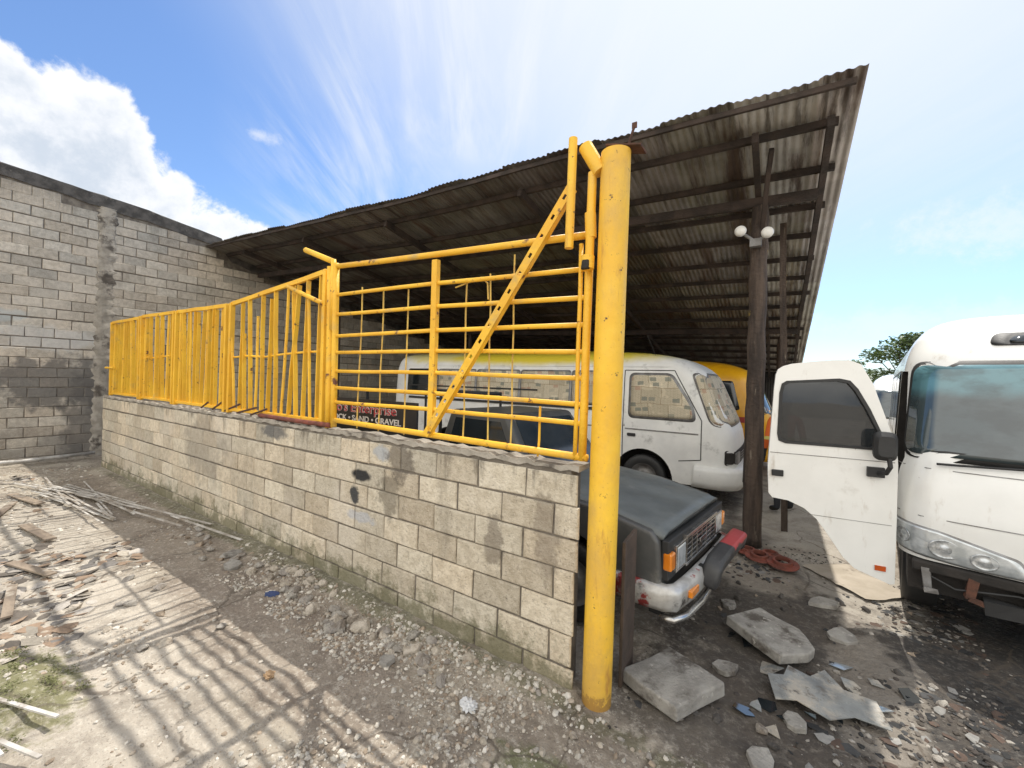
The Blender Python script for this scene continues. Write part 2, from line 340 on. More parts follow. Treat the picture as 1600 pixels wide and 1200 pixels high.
for z in K2:
    c=.30+.05*(z/5-.5);a=c-.13+random.uniform(-.035,.035);b=c+.13+random.uniform(-.035,.035)
    vs+=[(-11.6,a-.02,z),(-11.58,a,z),(-11.573+random.uniform(-.008,.008),(a+b)/2,z),(-11.58,b,z),(-11.6,b+.02,z)]
for i in range(len(K2)-1):
    for k in range(4): a=i*5+k;fs.append((a,a+1,a+6,a+5))
g.add(vs,fs);mk('concrete_column',g,CONC,tw,smooth=True)
g=G();g.path([(-11.2,-2.6,.10),(-11.25,-1.6,.13),(-11.2,-.9,.10),(-11.3,.15,.12)],.035);mk('plastic_pipe',g,M('dirty_white_pvc',(.6,.58,.54),(.35,.33,.3),ns=6,rough=.5),smooth=True,label="dirty white plastic pipe lying at wall foot",cat="pipe")
# ------------------------------------------------------------------ big yellow post
yp=thing('gate_post',"thick yellow painted steel pipe gate post, rusty at base","gate post",(0.0,.06,0))
g=G();g.path([(-.012+.035*k/14,.06,-.05+3.35*k/14) for k in range(15)],.088,n=40,cap=True)
o=mk('post_pipe',g,YEL2,yp,smooth=True);smooth_by_angle(o)
g=G();g.path([(-.16,.02,3.37),(-.06,.03,3.19)],.044,n=16);o=mk('stub_pipe',g,YEL2,yp,smooth=True);smooth_by_angle(o)
g=G();g.path([(-.112,.03,3.2),(-.116,.02,2.62)],.027,n=14);g.path([(-.116,.02,2.95),(-.112,.03,2.80)],.034,n=14);g.path([(-.116,-.0,2.68),(-.116,-.005,2.60)],.040,n=14);o=mk('hinge_pin',g,YEL2,yp,smooth=True);smooth_by_angle(o)
g=G();g.box((-.115,-.03,2.62),(.05,.04,.06),jit=.006);mk('greasy_hinge',g,DARK,yp,bev=.008)
g=G();g.box((.07,.10,3.33),(.22,.12,.010),Matrix.Rotation(.25,3,'Y'));g.path([(.07,.12,3.34),(.11,.12,3.46)],.009,n=6);g.box((.112,.12,3.47),(.03,.008,.035));mk('rusty_plate',g,RUST,yp)
# ------------------------------------------------------------------ gate
gt=thing('gate',"yellow welded pipe gate leaf leaning on the block wall","gate",(-1.4,.08,1.4))
def wob(p,q,n=7,a=.006):
    p=Vector(p);q=Vector(q);return [p.lerp(q,i/(n-1))+(Vector([random.uniform(-a,a) for _ in range(3)]) if 0<i<n-1 else Vector((0,0,0))) for i in range(n)]
YG=.06
mk('top_rail',G().path(wob((-2.76,YG,2.97),(-.11,YG,2.83),5,.006),.024,n=12),YEL,gt,smooth=True)
zl=[2.69,2.50,2.29,2.13,1.95,1.79,1.65];zr=[2.62,2.44,2.27,2.10,1.935,1.77,1.65]
for i,(a,b) in enumerate(zip(zl,zr)):
    mk('rail',G().path(wob((-2.72,YG,a+.0),(-1.43,YG,(a+b)/2+.01),4,.003)+wob((-1.42,YG,(a+b)/2+.01),(-.15,YG,b),4,.003)[1:],.0165,n=10),YEL,gt,smooth=True)
mk('bottom_rail',G().path(wob((-2.76,YG,1.475),(-.11,YG,1.44),5,.003),.024,n=12),YEL,gt,smooth=True)
mk('stile',G().path(wob((-.145,YG,1.42),(-.13,YG,2.84),5,.002),.026,n=14),YEL,gt,smooth=True)
mk('stile',G().path(wob((-.190,YG-.01,1.42),(-.183,YG-.01,2.78),5,.003),.014,n=10),YEL,gt,smooth=True)
mk('stile',G().path(wob((-2.74,YG,1.41),(-2.76,YG,3.0),5,.002),.03,n=14),YEL,gt,smooth=True)
mk('stile',G().path(wob((-1.44,YG-.005,1.44),(-1.43,YG-.005,2.85),5,.002),0,sq=(.055,.045)),YEL,gt,bev=.004)
g=G();p=Vector((-1.45,.0,1.46));q=Vector((-.24,-.01,3.13));L=(q-p).length;d=(q-p).normalized();w=d.cross(Vector((0,1,0))).normalized()
nh=15
for i in range(nh):
    a=L*i/nh;b=L*(i+1)/nh;ha=a+(b-a)*.38;hb=a+(b-a)*.62
    def slab_(s0,s1,w0,w1):
        g.add([p+d*s+w*ww+Vector((0,yy,0)) for yy in(0,.006) for s,ww in((s0,w0),(s1,w0),(s1,w1),(s0,w1))],[(0,1,2,3),(7,6,5,4),(0,4,5,1),(1,5,6,2),(2,6,7,3),(3,7,4,0)])
    slab_(a,ha,-.03,.03);slab_(hb,b,-.03,.03);slab_(ha,hb,-.03,-.010);slab_(ha,hb,.012,.03)
g.add([p+w*-.03,p+d*L+w*-.03,p+d*L+w*-.03+Vector((0,.045,0)),p+w*-.03+Vector((0,.045,0))],[(0,1,2,3)])
mk('brace',g,YEL,gt,fixn=False)
g=G();g.path([(-.235,-.02,2.74),(-.225,-.02,3.42)],.027,n=16);o=mk('upright_pipe',g,YEL2,gt,smooth=True);smooth_by_angle(o)
RODM=M('pale_yellow_rod',(.70,.50,.12),(.50,.32,.08),ns=8,rough=.7,bump=.3,dirt=[((.25,.12,.05),14,.6,.7)])
for x,z in((-2.40,2.74),(-2.1,2.70),(-1.78,2.66),(-1.14,2.68),(-.92,2.69),(-.71,2.80)):
    mk('rod',G().path(wob((x+random.uniform(-.03,.03),.095,1.42),(x,.095,z),6,.006),.0065,n=6),RODM,gt)
mk('rod',G().path(wob((-.48,.09,1.40),(-.47,.09,1.74),4,.004),.009,n=6),YEL,gt)
mk('rod',G().path([(-1.25,.09,2.62),(-1.0,.09,2.67),(-.94,.09,2.62),(-.93,.09,2.5)],.006,n=6),RODM,gt)
hp=thing('fence_post',"yellow double pipe hinge post on top of the wall","fence post",(-2.83,.08,1.38))
mk('upright',G().path(wob((-2.83,.07,1.38),(-2.86,.07,2.98),5,.003),.038,n=16),YEL,hp,smooth=True)
mk('stub_arm',G().path([(-2.80,.06,3.02),(-3.30,.06,3.21)],.028,n=14),YEL2,hp,smooth=True)
mk('hinge_collar',G().path([(-2.79,.05,2.35),(-2.79,.05,3.04)],.024,n=12),YEL,hp,smooth=True)
def panel(x0,x1,z0,z1,n,wonk,lab,brace=False,mid=False):
    e=thing('bar_fence',lab,"fence",((x0+x1)/2,.08,1.39),group="yellow bar fences on the block wall")
    zt=lambda x:z0+(z1-z0)*(x-x0)/(x1-x0)
    mk('top_rail',G().path(wob((x0,.08,z0),(x1,.08,z1),6,.005),0,sq=(.035,.05)),YEL,e,bev=.003)
    mk('bottom_rail',G().path(wob((x0,.08,1.44),(x1,.08,1.45),6,.004),0,sq=(.03,.035)),YEL,e)
    for x in(x0,x1): mk('stile',G().path(wob((x,.075,1.40),(x+random.uniform(-.02,.02),.075,zt(x)+.01),4,.002),0,sq=(.05,.055)),YEL,e,bev=.003)
    if mid: mk('middle_rail',G().path(wob((x0,.1,2.1),(x1,.1,2.15),6,.02),.012,n=8),YEL,e)
    for i in range(n):
        x=x0+(x1-x0)*(i+.7)/(n+.4)+random.uniform(-.02,.02)
        dx=random.uniform(-wonk,wonk);top=zt(x)-.03
        if wonk>.1 and random.random()<.2: top-=random.uniform(.05,.4)
        pts=wob((x,.085,1.46),(x+dx,.085+random.uniform(-.02,.02),top),4,.003+.02*wonk)
        mk('bar',G().path(pts,.0,sq=(.014,.045)) if i%4 else G().path(pts,.016,n=8),YEL,e)
    if brace: mk('brace',G().path([(-3.62,.05,2.86),(-2.95,.05,2.62)],.022,n=10),YEL,e,smooth=True)
    return e
panel(-9.95,-8.35,2.80,2.81,12,.03,"yellow fence panel with straight flat bars")
panel(-8.25,-6.85,2.82,2.80,11,.04,"yellow fence panel with slightly bent bars",mid=True)
panel(-6.75,-5.10,2.80,2.77,14,.05,"yellow fence panel with rust stains and bent bars")
panel(-4.98,-2.95,2.78,2.95,14,.15,"yellow fence panel with badly twisted bars",True,True)
g=G();g.path([(-10.2,.05,1.93),(-9.7,.05,1.93)],.02);mk('stub_pipe',g,YEL,label="short yellow pipe sticking out of fence end",cat="pipe")
g=G();g.path([(-4.15,.05,1.425),(-3.4,.04,1.42),(-2.75,.03,1.425)],.024);mk('red_pipe',g,REDR,smooth=True,label="rusty red pipe lying on top of the wall",cat="pipe")
for i in range(5):
    x=-5.8+i*.35;g=G();g.path([(x,.07,1.41),(x+random.uniform(.2,.5),.06,1.45+random.uniform(0,.12))],.012,n=6);mk('scrap_rod',g,RUST,label="rusty scrap rod resting on the wall top",cat="scrap rod",group="scrap rods on wall top")
# ------------------------------------------------------------------ shed
def fz(x): return float(np.interp(x,[-11.6,-7.9,-4.2,-1.3,1.45],[5.15,4.96,4.76,4.70,4.60]))
def rz(x,y): return fz(x)-.19*(y-2.2)
shed=thing('open_shed',"open lean-to shed with rusty zinc roof on dark timber","shed",(-5,7,0))
g=G();vs=[];fs=[];tn=[]
pitch=.076;sub=6;nxr=int(13.25/pitch*sub);rows=[2.14,4.4,6.6,8.8,11.0,14.1]
XR=np.linspace(-11.8,1.45,nxr);shw=.68;tcol={}
for r in range(5):
    ysr=np.linspace(rows[r],rows[r+1]+.12,5);o0=len(vs)
    for yi,y in enumerate(ysr):
        for x in XR:
            si=int((x+11.8)/shw);e=0
            if r==0 and yi==0: random.seed(si*31+5);e=random.uniform(-.035,.03)
            yy=y+e
            z=rz(x,yy)+.0075*math.sin(2*math.pi*x/pitch)+.008*(r%2)+(.010*math.sin(x*1.9)+.006*math.sin(x*5.1) if (r==0 and yi==0) else 0)
            vs.append((x,yy,z))
    for yi in range(4):
        for i in range(nxr-1):
            a=o0+yi*nxr+i;fs.append((a,a+1,a+1+nxr,a+nxr))
            si=int((XR[i]+11.8)/shw)
            if (si,r) not in tcol:
                random.seed(si*17+r*101);t_=random.choice([.65,.8,.95,1.1,1.25])
                if si>=18:t_=2.8
                elif si>=16:t_=max(t_,1.5)
                tcol[(si,r)]=(t_,t_*random.uniform(.93,1),t_*random.uniform(.88,1),1)
            tn.append(tcol[(si,r)])
random.seed(5)
g.add(vs,fs);mk('zinc_roof',g,ZINC,shed,smooth=True,tone=tn,fixn=False)
def beam(name,p,q,w,h,mat=TIMB,par=shed): return mk(name,G().path(wob(p,q,5,.012),0,sq=(w,h)),mat,par)
y=2.62
while y<14:
    x1=1.30+random.uniform(-.08,.05);xsn=np.linspace(-11.5,x1,9)
    mk('purlin',G().path([(x,y+random.uniform(-.015,.015),rz(x,y)-.055+random.uniform(-.01,.01)) for x in xsn],0,sq=(.05,.07)),TIMB,shed)
    y+=.72
for x in(-10.2,-7.6,-5.0,-2.2,.62,1.22):
    mk('rafter',G().path([(x+random.uniform(-.02,.02),yy,rz(x,yy)-.155) for yy in np.linspace(2.45,13.9,7)],0,sq=(.06,.11)),TIMB,shed)
mk('fascia',G().path([(x,2.19,rz(x,2.19)-.040+random.uniform(-.006,.006)) for x in np.linspace(-11.5,1.38,20)],0,sq=(.035,.050)),TIMB,shed)
mk('tie_beam',G().path([(x,3.42,rz(x,3.42)-.27) for x in np.linspace(-11.5,1.2,6)],0,sq=(.07,.11)),TIMB,shed)
mk('tie_beam',G().path([(x,8.6,rz(x,8.6)-.27) for x in np.linspace(-11.5,1.2,6)],0,sq=(.07,.11)),TIMB,shed)
def logp(x,y,r,top,lean=(0,0),name='timber_post'):
    pts=[];rs=[]
    for i in range(26):
        t=i/25;pts.append((x+lean[0]*t+random.uniform(-.006,.006),y+lean[1]*t,-.05+top*t));rs.append(r*(1+random.uniform(-.07,.07))*(1.07-.14*t))
    return mk(name,G().path(pts,rs,n=14),POSTM,shed,smooth=True)
logp(.64,3.42,.098,4.12)
beam('post_brace',(.66,3.40,3.75),(.76,2.75,4.42),.045,.06)
mk('timber_post',G().path(wob((.98,4.25,-.05),(.88,4.25,4.1),6,.01),0,sq=(.075,.075)),POSTM,shed)
for x,yy in((-3.4,8.6),(-8.,8.6),(-7.6,3.3),(.9,9.0),(.95,12.5)): logp(x,yy,.08,rz(x,yy)-.25)
g=G();vs=[];fs=[];XB=np.linspace(-11.7,1.1,700)
for x in XB: vs+=[(x,14+.011*math.sin(x*2*math.pi/.076),-.1),(x,14+.011*math.sin(x*2*math.pi/.076),rz(x,14)+.05)]
for i in range(len(XB)-1): fs.append((2*i,2*i+2,2*i+3,2*i+1))
g.add(vs,fs);mk('back_cladding',g,M('back_zinc',(.05,.045,.04),(.025,.022,.02),ns=2,rough=.8),shed,fixn=False)
fl=thing('flood_lamp',"pair of white round bulbs on dark timber post","flood lamp",(.62,3.30,3.55))
WB=M('white_bulb',(.80,.79,.75),(.68,.67,.63),rough=.3,bump=0)
for (x,z) in((.46,3.72),(.73,3.66)):
    g=G();g.lathe([(0.001,-.10),(.035,-.096),(.056,-.083),(.064,-.06),(.060,-.035),(.043,.0),(.025,.04),(.020,.07),(.001,.07)],(x,3.18,z),'Y',20);mk('bulb',g,WB,fl,smooth=True)
g=G();g.box((.61,3.27,3.60),(.12,.08,.09));g.path([(.60,3.26,3.62),(.48,3.24,3.72)],.018,n=8);g.path([(.62,3.26,3.62),(.73,3.24,3.67)],.018,n=8);mk('lamp_holder',g,GREYM,fl)
# ------------------------------------------------------------------ vehicles
class Shell:
    def __init__(s,k,xr,rr=.15,crown=.05):
        a=np.array(k,dtype=float);s.z0=a[0,0];s.z1=a[-1,0];s.zz=np.linspace(s.z0,s.z1,240);s.t=[]
        for c in(1,2,3):
            y=np.interp(s.zz,a[:,0],a[:,c]);p=np.pad(y,5,mode='edge');s.t.append(np.convolve(p,np.ones(11)/11,'valid'))
        s.xr=xr;s.rr=rr;s.c=crown
    def w(s,z):return float(np.interp(z,s.zz,s.t[0]))
    def xf(s,z):return float(np.interp(z,s.zz,s.t[1]))
    def r(s,z):return min(float(np.interp(z,s.zz,s.t[2])),s.w(z)*.98)
    def front(s,q,z,off=0):
        w,xf,r=s.w(z),s.xf(z),s.r(z);a=w-r;sg=1 if q>=0 else -1;t=abs(q)
        if t<=a: x=xf+off;y=t
        elif t<=a+r*math.pi/2: an=(t-a)/r;x=xf-r+(r+off)*math.cos(an);y=a+(r+off)*math.sin(an)
        else: x=xf-r-(t-a-r*math.pi/2);y=w+off
        x-=s.c*(min(y,w)/w)**2
        return Vector((x,sg*y,z))
    def side(s,sg,x,z,off=0):
        w,xf,r=s.w(z),s.xf(z),s.r(z);a=w-r;xs_=xf-r-s.c
        if x<=xs_: return Vector((x,sg*(w+off),z))
        lo,hi=a,a+r*math.pi/2
        for _ in range(18):
            m=(lo+hi)/2
            if s.front(m,z).x>x: lo=m
            else: hi=m
        p=s.front(lo,z,off);return Vector((p.x,sg*p.y,z))
    def body(s):
        L=list(np.linspace(s.z0,s.z1-.25,26))+list(np.linspace(s.z1-.24,s.z1,16));g=G();loops=[]
        for z in L:
            w,r=s.w(z),s.r(z);a=w-r;pts=[]
            for t in list(np.linspace(0,a,6))+list(a+np.linspace(0,r*math.pi/2,9)[1:]): pts.append(s.front(t,z))
            x0=pts[-1].x;xe=s.xr+s.rr+(1-w)*.15
            for x in np.linspace(x0,xe,16)[1:]: pts.append(Vector((x,w,z)))
            rr=min(s.rr,w)
            for an in np.linspace(0,math.pi/2,5)[1:]: pts.append(Vector((xe-rr*math.sin(an),w-rr+rr*math.cos(an),z)))
            loops.append(pts+[Vector((p.x,-p.y,p.z)) for p in pts[::-1] if p.y>1e-6])
        n=len(loops[0]);vs=[p for lp in loops for p in lp];fs=[]
        for i in range(len(loops)-1):
            for k in range(n): fs.append((i*n+k,i*n+(k+1)%n,(i+1)*n+(k+1)%n,(i+1)*n+k))
        fs.append(tuple(range(n-1,-1,-1)));fs.append(tuple((len(loops)-1)*n+k for k in range(n)))
        g.add(vs,fs);return g
    def patch(s,fn,corners,rad,off,rings=6):
        pts=[];n=len(corners)
        for i in range(n):
            p=Vector(corners[i]);a=Vector(corners[i-1]);b=Vector(corners[(i+1)%n]);da=(a-p);db=(b-p);r=min(rad,da.length*.45,db.length*.45)
            A=p+da.normalized()*r;B=p+db.normalized()*r
            for k in range(6):
                t=k/5;pts.append(A*(1-t)**2+p*2*t*(1-t)+B*t*t)
            nxt=b+(p-b).normalized()*min(rad,(p-b).length*.45)
            for k in range(1,8): pts.append(B.lerp(nxt,k/8))
        c=sum(pts,Vector((0,0)))/len(pts);g=G();vs=[];m=len(pts)
        for i in range(rings):
            t=1-i/rings
            for p in pts:
                q=c+(p-c)*t;vs.append(fn(q.x,q.y,off))
        vs.append(fn(c.x,c.y,off));fs=[]
        for i in range(rings-1):
            for k in range(m): fs.append((i*m+k,i*m+(k+1)%m,(i+1)*m+(k+1)%m,(i+1)*m+k))
        for k in range(m): fs.append(((rings-1)*m+k,(rings-1)*m+(k+1)%m,rings*m))
        o=len(vs)
        for p in pts: vs.append(fn(p.x,p.y,-.01))
        for k in range(m): fs.append((k,(k+1)%m,o+(k+1)%m,o+k))
        g.add(vs,fs);return g
def boolcut(o,glist,mat):
    if mat.name not in [m.name for m in o.data.materials]: o.data.materials.append(mat)
    tmp=[]
    for gg in glist:
        me=bpy.data.meshes.new('cutter');me.from_pydata([tuple(v) for v in gg.v],[],gg.f)
        bm=bmesh.new();bm.from_mesh(me);bmesh.ops.recalc_face_normals(bm,faces=bm.faces[:]);bm.to_mesh(me);bm.free()
        for m in o.data.materials: me.materials.append(m)
        me.polygons.foreach_set('material_index',[len(o.data.materials)-1]*len(me.polygons))
        c=bpy.data.objects.new('tmpcut',me);COL.objects.link(c);c.parent=o.parent
        md=o.modifiers.new('bool','BOOLEAN');md.object=c;md.solver='EXACT';md.operation='DIFFERENCE';tmp.append(c)
    bpy.context.view_layer.update()
    dg=bpy.context.evaluated_depsgraph_get();nm=bpy.data.meshes.new_from_object(o.evaluated_get(dg));o.modifiers.clear();o.data=nm
    for c in tmp: bpy.data.objects.remove(c)
    smooth_by_angle(o,35)
def cylY(c,r,y0,y1,n=36):
    g=G();g.lathe([(r,y0),(r,y1)],(c[0],0,c[1]),'Y',n);g.f.append(tuple(range(n)));g.f.append(tuple(range(2*n-1,n-1,-1)));g.m+=[0,0];return g
def wheel(par,c,r,w,steer=0):
    e=bpy.data.objects.new('wheel',None);COL.objects.link(e);e.parent=par;e.location=c;e.rotation_euler=(0,0,steer);PW[e.name]=None
    h=w/2;g=G();g.lathe([(r*.60,-h*.8),(r*.72,-h),(r*.92,-h*.95),(r*.985,-h*.75),(r,-h*.4),(r,h*.4),(r*.985,h*.75),(r*.92,h*.95),(r*.72,h),(r*.6,h*.8),(r*.6,-h*.8)],(0,0,0),'Y',36)
    mk('tyre',g,BLKR,e,smooth=True)
    g=G();g.lathe([(r*.61,-h*.85),(r*.57,-h*.8),(r*.52,-h*.3),(r*.35,-h*.25),(r*.2,-h*.5),(r*.18,-h*.8),(.001,-h*.82)],(0,0,0),'Y',30)
    g.lathe([(r*.61,h*.85),(r*.57,h*.8),(r*.52,h*.3),(r*.35,h*.25),(r*.2,h*.5),(.001,h*.5)],(0,0,0),'Y',30)
    mk('rim',g,GREYM,e,smooth=True);return e
def line(fn,p,q,wd,off,K=14):
    p=Vector(p);q=Vector(q);n=Vector((-(q-p).y,(q-p).x)).normalized()*wd/2;g=G();vs=[]
    for i in range(K+1):
        c=p.lerp(q,i/K)
        for s_ in(-1,1): u=c+n*s_;vs.append(fn(u.x,u.y,off))
    g.add(vs,[(2*i,2*i+1,2*i+3,2*i+2) for i in range(K)]);return g
def join(*gs):
    g=G()
    for a in gs:g.add(a.v,a.f)
    return g
# ---- white bus under the shed
wb=thing('white_bus',"white bus under repair with newspaper masked windows","bus",(.40,5.52,0),rot=0)
S=Shell([(.34,.97,-.02,.18),(.45,1.0,.0,.20),(.9,1.02,.0,.22),(1.12,1.02,-.03,.24),(1.28,1.01,-.09,.28),(2.0,.965,-.40,.32),(2.14,.94,-.50,.32),(2.26,.89,-.68,.32),(2.36,.81,-.94,.3),(2.43,.67,-1.35,.28),(2.48,.46,-1.9,.25),(2.50,.12,-2.7,.1)],-7.45)
body=mk('body',S.body(),[WPRIM,DARK],wb,smooth=True)
boolcut(body,[cylY((-1.38,.36),.47,-1.3,-.62),cylY((-1.38,.36),.47,.62,1.3),cylY((-5.6,.36),.47,-1.3,-.62)],DARK)
sd=lambda x,z,o:S.side(-1,x,z,o)
fr=lambda q,z,o:S.front(q,z,o)
sd2=lambda x,z,o:S.side(1,x,z,o)
mk('windshield',S.patch(fr,[(-1.10,1.30),(1.10,1.30),(.98,2.06),(-.98,2.06)],.12,.012),NEWS,wb,smooth=True)
mk('windshield_seal',S.patch(fr,[(-1.13,1.27),(1.13,1.27),(1.01,2.09),(-1.01,2.09)],.13,.006),GREYM,wb,smooth=True)
wins=[(-6.95,-6.05),(-5.98,-4.95),(-4.88,-3.85),(-3.78,-2.75),(-2.68,-1.86)]
for i,(a,b) in enumerate(wins):
    mk('window',S.patch(sd,[(a,1.52),(b,1.52),(b,2.08),(a,2.08)],.05,.010),NEWS if i else GLASS,wb,smooth=True)
    mk('window_frame',S.patch(sd,[(a-.03,1.49),(b+.03,1.49),(b+.03,2.11),(a-.03,2.11)],.06,.005),BLKR if i in(0,) else GREYM,wb,smooth=True)
    mk('window',S.patch(sd2,[(a,1.52),(b,1.52),(b,2.08),(a,2.08)],.05,.008),GLASS,wb,smooth=True)
mk('driver_door',join(line(sd,(-1.72,.62),(-1.72,2.12),.014,.004),line(sd,(-1.72,2.12),(-.92,2.12),.014,.004),line(sd,(-.92,2.12),(-.50,1.35),.014,.004),line(sd,(-.50,1.35),(-.50,.75),.014,.004),line(sd,(-.5,.75),(-.82,.70),.014,.004)),BLKR,wb,fixn=False)
mk('door_window',S.patch(sd,[(-1.60,1.36),(-.62,1.36),(-.66,1.55),(-.98,2.04),(-1.60,2.04)],.08,.012),NEWS,wb,smooth=True)
mk('door_window_frame',S.patch(sd,[(-1.64,1.32),(-.57,1.32),(-.62,1.56),(-.95,2.08),(-1.64,2.08)],.1,.006),GREYM,wb,smooth=True)
mk('door_handle',S.patch(sd,[(-1.64,1.02),(-1.50,1.02),(-1.50,1.07),(-1.64,1.07)],.02,.018),BLKR,wb)
mk('side_rail',join(line(sd,(-6.9,1.44),(-1.8,1.44),.05,.02),line(sd,(-6.9,1.72),(-3.4,1.72),.03,.022)),BLKR,wb,fixn=False)
mk('gutter',line(sd,(-7.2,2.19),(-1.0,2.19),.02,.015),WPRIM,wb,fixn=False)
mk('moulding',join(line(sd,(-7.2,1.14),(-1.76,1.14),.02,.008),line(sd,(-1.68,1.14),(-.54,1.14),.02,.008)),GREYM,wb,fixn=False)
g=G();vs=[];prof=[(.32,-.0),(.34,.08),(.44,.11),(.60,.11),(.655,.09),(.67,-.01)];N=31
for i in range(N):
    q=-1.45+2.9*i/(N-1)
    for (z,o) in prof:
        p=S.front(q,max(z,S.z0),o);vs.append((p.x,p.y,z))
m=len(prof);g.add(vs,[(i*m+k,i*m+k+1,(i+1)*m+k+1,(i+1)*m+k) for i in range(N-1) for k in range(m-1)])
mk('bumper',g,WPRIM,wb,smooth=True)
mk('grille_panel',S.patch(fr,[(-1.05,.71),(1.05,.71),(1.05,.93),(-1.05,.93)],.04,.008),DARK,wb)
mk('grille_bar',join(*[line(fr,(-.55,z),(.55,z),.014,.02) for z in(.75,.79,.83,.87)]),GREYM,wb,fixn=False)
for s_ in(-1,1):
    mk('headlight',S.patch(fr,[(s_*.62,.73),(s_*.88,.73),(s_*.88,.90),(s_*.62,.90)][::s_],.03,.022),LENS if s_>0 else GREYM,wb)
    mk('indicator',S.patch(fr,[(s_*.92,.73),(s_*1.04,.73),(s_*1.04,.90),(s_*.92,.90)][::s_],.03,.022),AMBER if s_>0 else DARK,wb)
    mk('bumper_slot',S.patch(fr,[(s_*.35,.47),(s_*.85,.47),(s_*.85,.57),(s_*.35,.57)][::s_],.03,.115),DARK,wb)
wheel(wb,(-1.38,-.86,.36),.36,.22);wheel(wb,(-1.38,.86,.36),.36,.22);wheel(wb,(-5.6,-.86,.36),.36,.24)
g=G();g.path([(-1.25,-.72,2.3),(-1.42,-.74,2.72)],.004,n=5);mk('antenna',g,BLKR,wb)
# ---- orange bus
ob=thing('orange_bus',"orange bus parked deep under the shed","bus",(.92,8.6,0),rot=0)
S2=Shell([(.34,.97,-.02,.22),(.45,1.0,.0,.24),(.9,1.02,.0,.26),(1.12,1.02,-.05,.28),(1.28,1.01,-.12,.32),(2.0,.96,-.40,.36),(2.14,.93,-.5,.36),(2.26,.87,-.65,.34),(2.36,.77,-.9,.3),(2.43,.62,-1.2,.28),(2.48,.42,-1.8,.25),(2.50,.12,-2.7,.1)],-6.4)
mk('body',S2.body(),[ORNG],ob,smooth=True)
f2=lambda q,z,o:S2.front(q,z,o);s2=lambda x,z,o:S2.side(-1,x,z,o)
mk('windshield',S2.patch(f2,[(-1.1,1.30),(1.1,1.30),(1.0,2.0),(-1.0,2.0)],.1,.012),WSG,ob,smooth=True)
for a,b in((-1.75,-.72),(-2.9,-1.9),(-4.0,-3.0),(-5.1,-4.1)):
    mk('window',S2.patch(s2,[(a,1.38),(b,1.38),(b-.15 if b>-1 else b,2.0),(a,2.0)],.06,.010),GLASS,ob,smooth=True)
mk('stripe',line(s2,(-6.0,1.18),(-.4,1.18),.12,.006),M('red_stripe',(.45,.05,.03),rough=.4,bump=0),ob,fixn=False)
wheel(ob,(-1.3,-.9,.36),.36,.2);wheel(ob,(-5.0,-.9,.36),.36,.2)
for s_ in(-1,1): mk('headlight',S2.patch(f2,[(s_*.6,.70),(s_*1.05,.70),(s_*1.05,.88),(s_*.6,.88)][::s_],.05,.012),LENS,ob)
# ---- white bus with open door
RB=(2.70,1.93,0);rbr=math.radians(-99)
rb=thing('white_bus',"white bus with open driver door and missing front bumper","bus",RB,rot=rbr)
S3=Shell([(.60,1.0,-.02,.18),(.64,1.01,.0,.20),(.9,1.03,.0,.24),(1.2,1.03,-.04,.26),(1.34,1.02,-.09,.28),(2.1,.985,-.40,.30),(2.24,.96,-.48,.30),(2.38,.91,-.62,.30),(2.50,.82,-.82,.3),(2.60,.68,-1.12,.28),(2.67,.48,-1.7,.25),(2.70,.14,-2.6,.1)],-6.6)
body=mk('body',S3.body(),[WHITE,DARK],rb,smooth=True)
doorcut=G();doorcut.prism([(-.28,.40),(-.28,1.35),(-.62,2.08),(-1.22,2.10),(-1.24,.75),(-1.0,.55)],-1.25,-.80)
boolcut(body,[cylY((-.78,.40),.50,-1.35,-.60),cylY((-.78,.40),.50,.60,1.3),cylY((-4.8,.38),.50,-1.3,-.60),doorcut],DARK)
f3=lambda q,z,o:S3.front(q,z,o);s3=lambda x,z,o:S3.side(-1,x,z,o)
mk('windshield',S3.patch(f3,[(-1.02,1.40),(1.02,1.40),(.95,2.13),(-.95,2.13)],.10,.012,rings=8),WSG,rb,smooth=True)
mk('windshield_seal',S3.patch(f3,[(-1.05,1.365),(1.05,1.365),(.98,2.165),(-.98,2.165)],.12,.006),BLKR,rb,smooth=True)
mk('marker_recess',S3.patch(f3,[(-.50,2.29),(.50,2.29),(.46,2.40),(-.46,2.40)],.05,.008),BLKR,rb,smooth=True)
mk('marker_lamp',S3.patch(f3,[(-.40,2.315),(.40,2.315),(.36,2.37),(-.36,2.37)],.03,.018),GLASS,rb,smooth=True)
for a,b in((-2.35,-1.38),(-3.4,-2.43),(-4.45,-3.48),(-5.5,-4.53)):
    mk('window',S3.patch(s3,[(a,1.42),(b,1.42),(b,2.08),(a,2.08)],.06,.010),GLASS,rb,smooth=True)
    mk('window_frame',S3.patch(s3,[(a-.03,1.39),(b+.03,1.39),(b+.03,2.11),(a-.03,2.11)],.06,.005),BLKR,rb,smooth=True)
DISH=M('headlamp_dish',(.62,.64,.65),(.30,.32,.33),ns=24,rough=.1,metal=.5,bump=0)
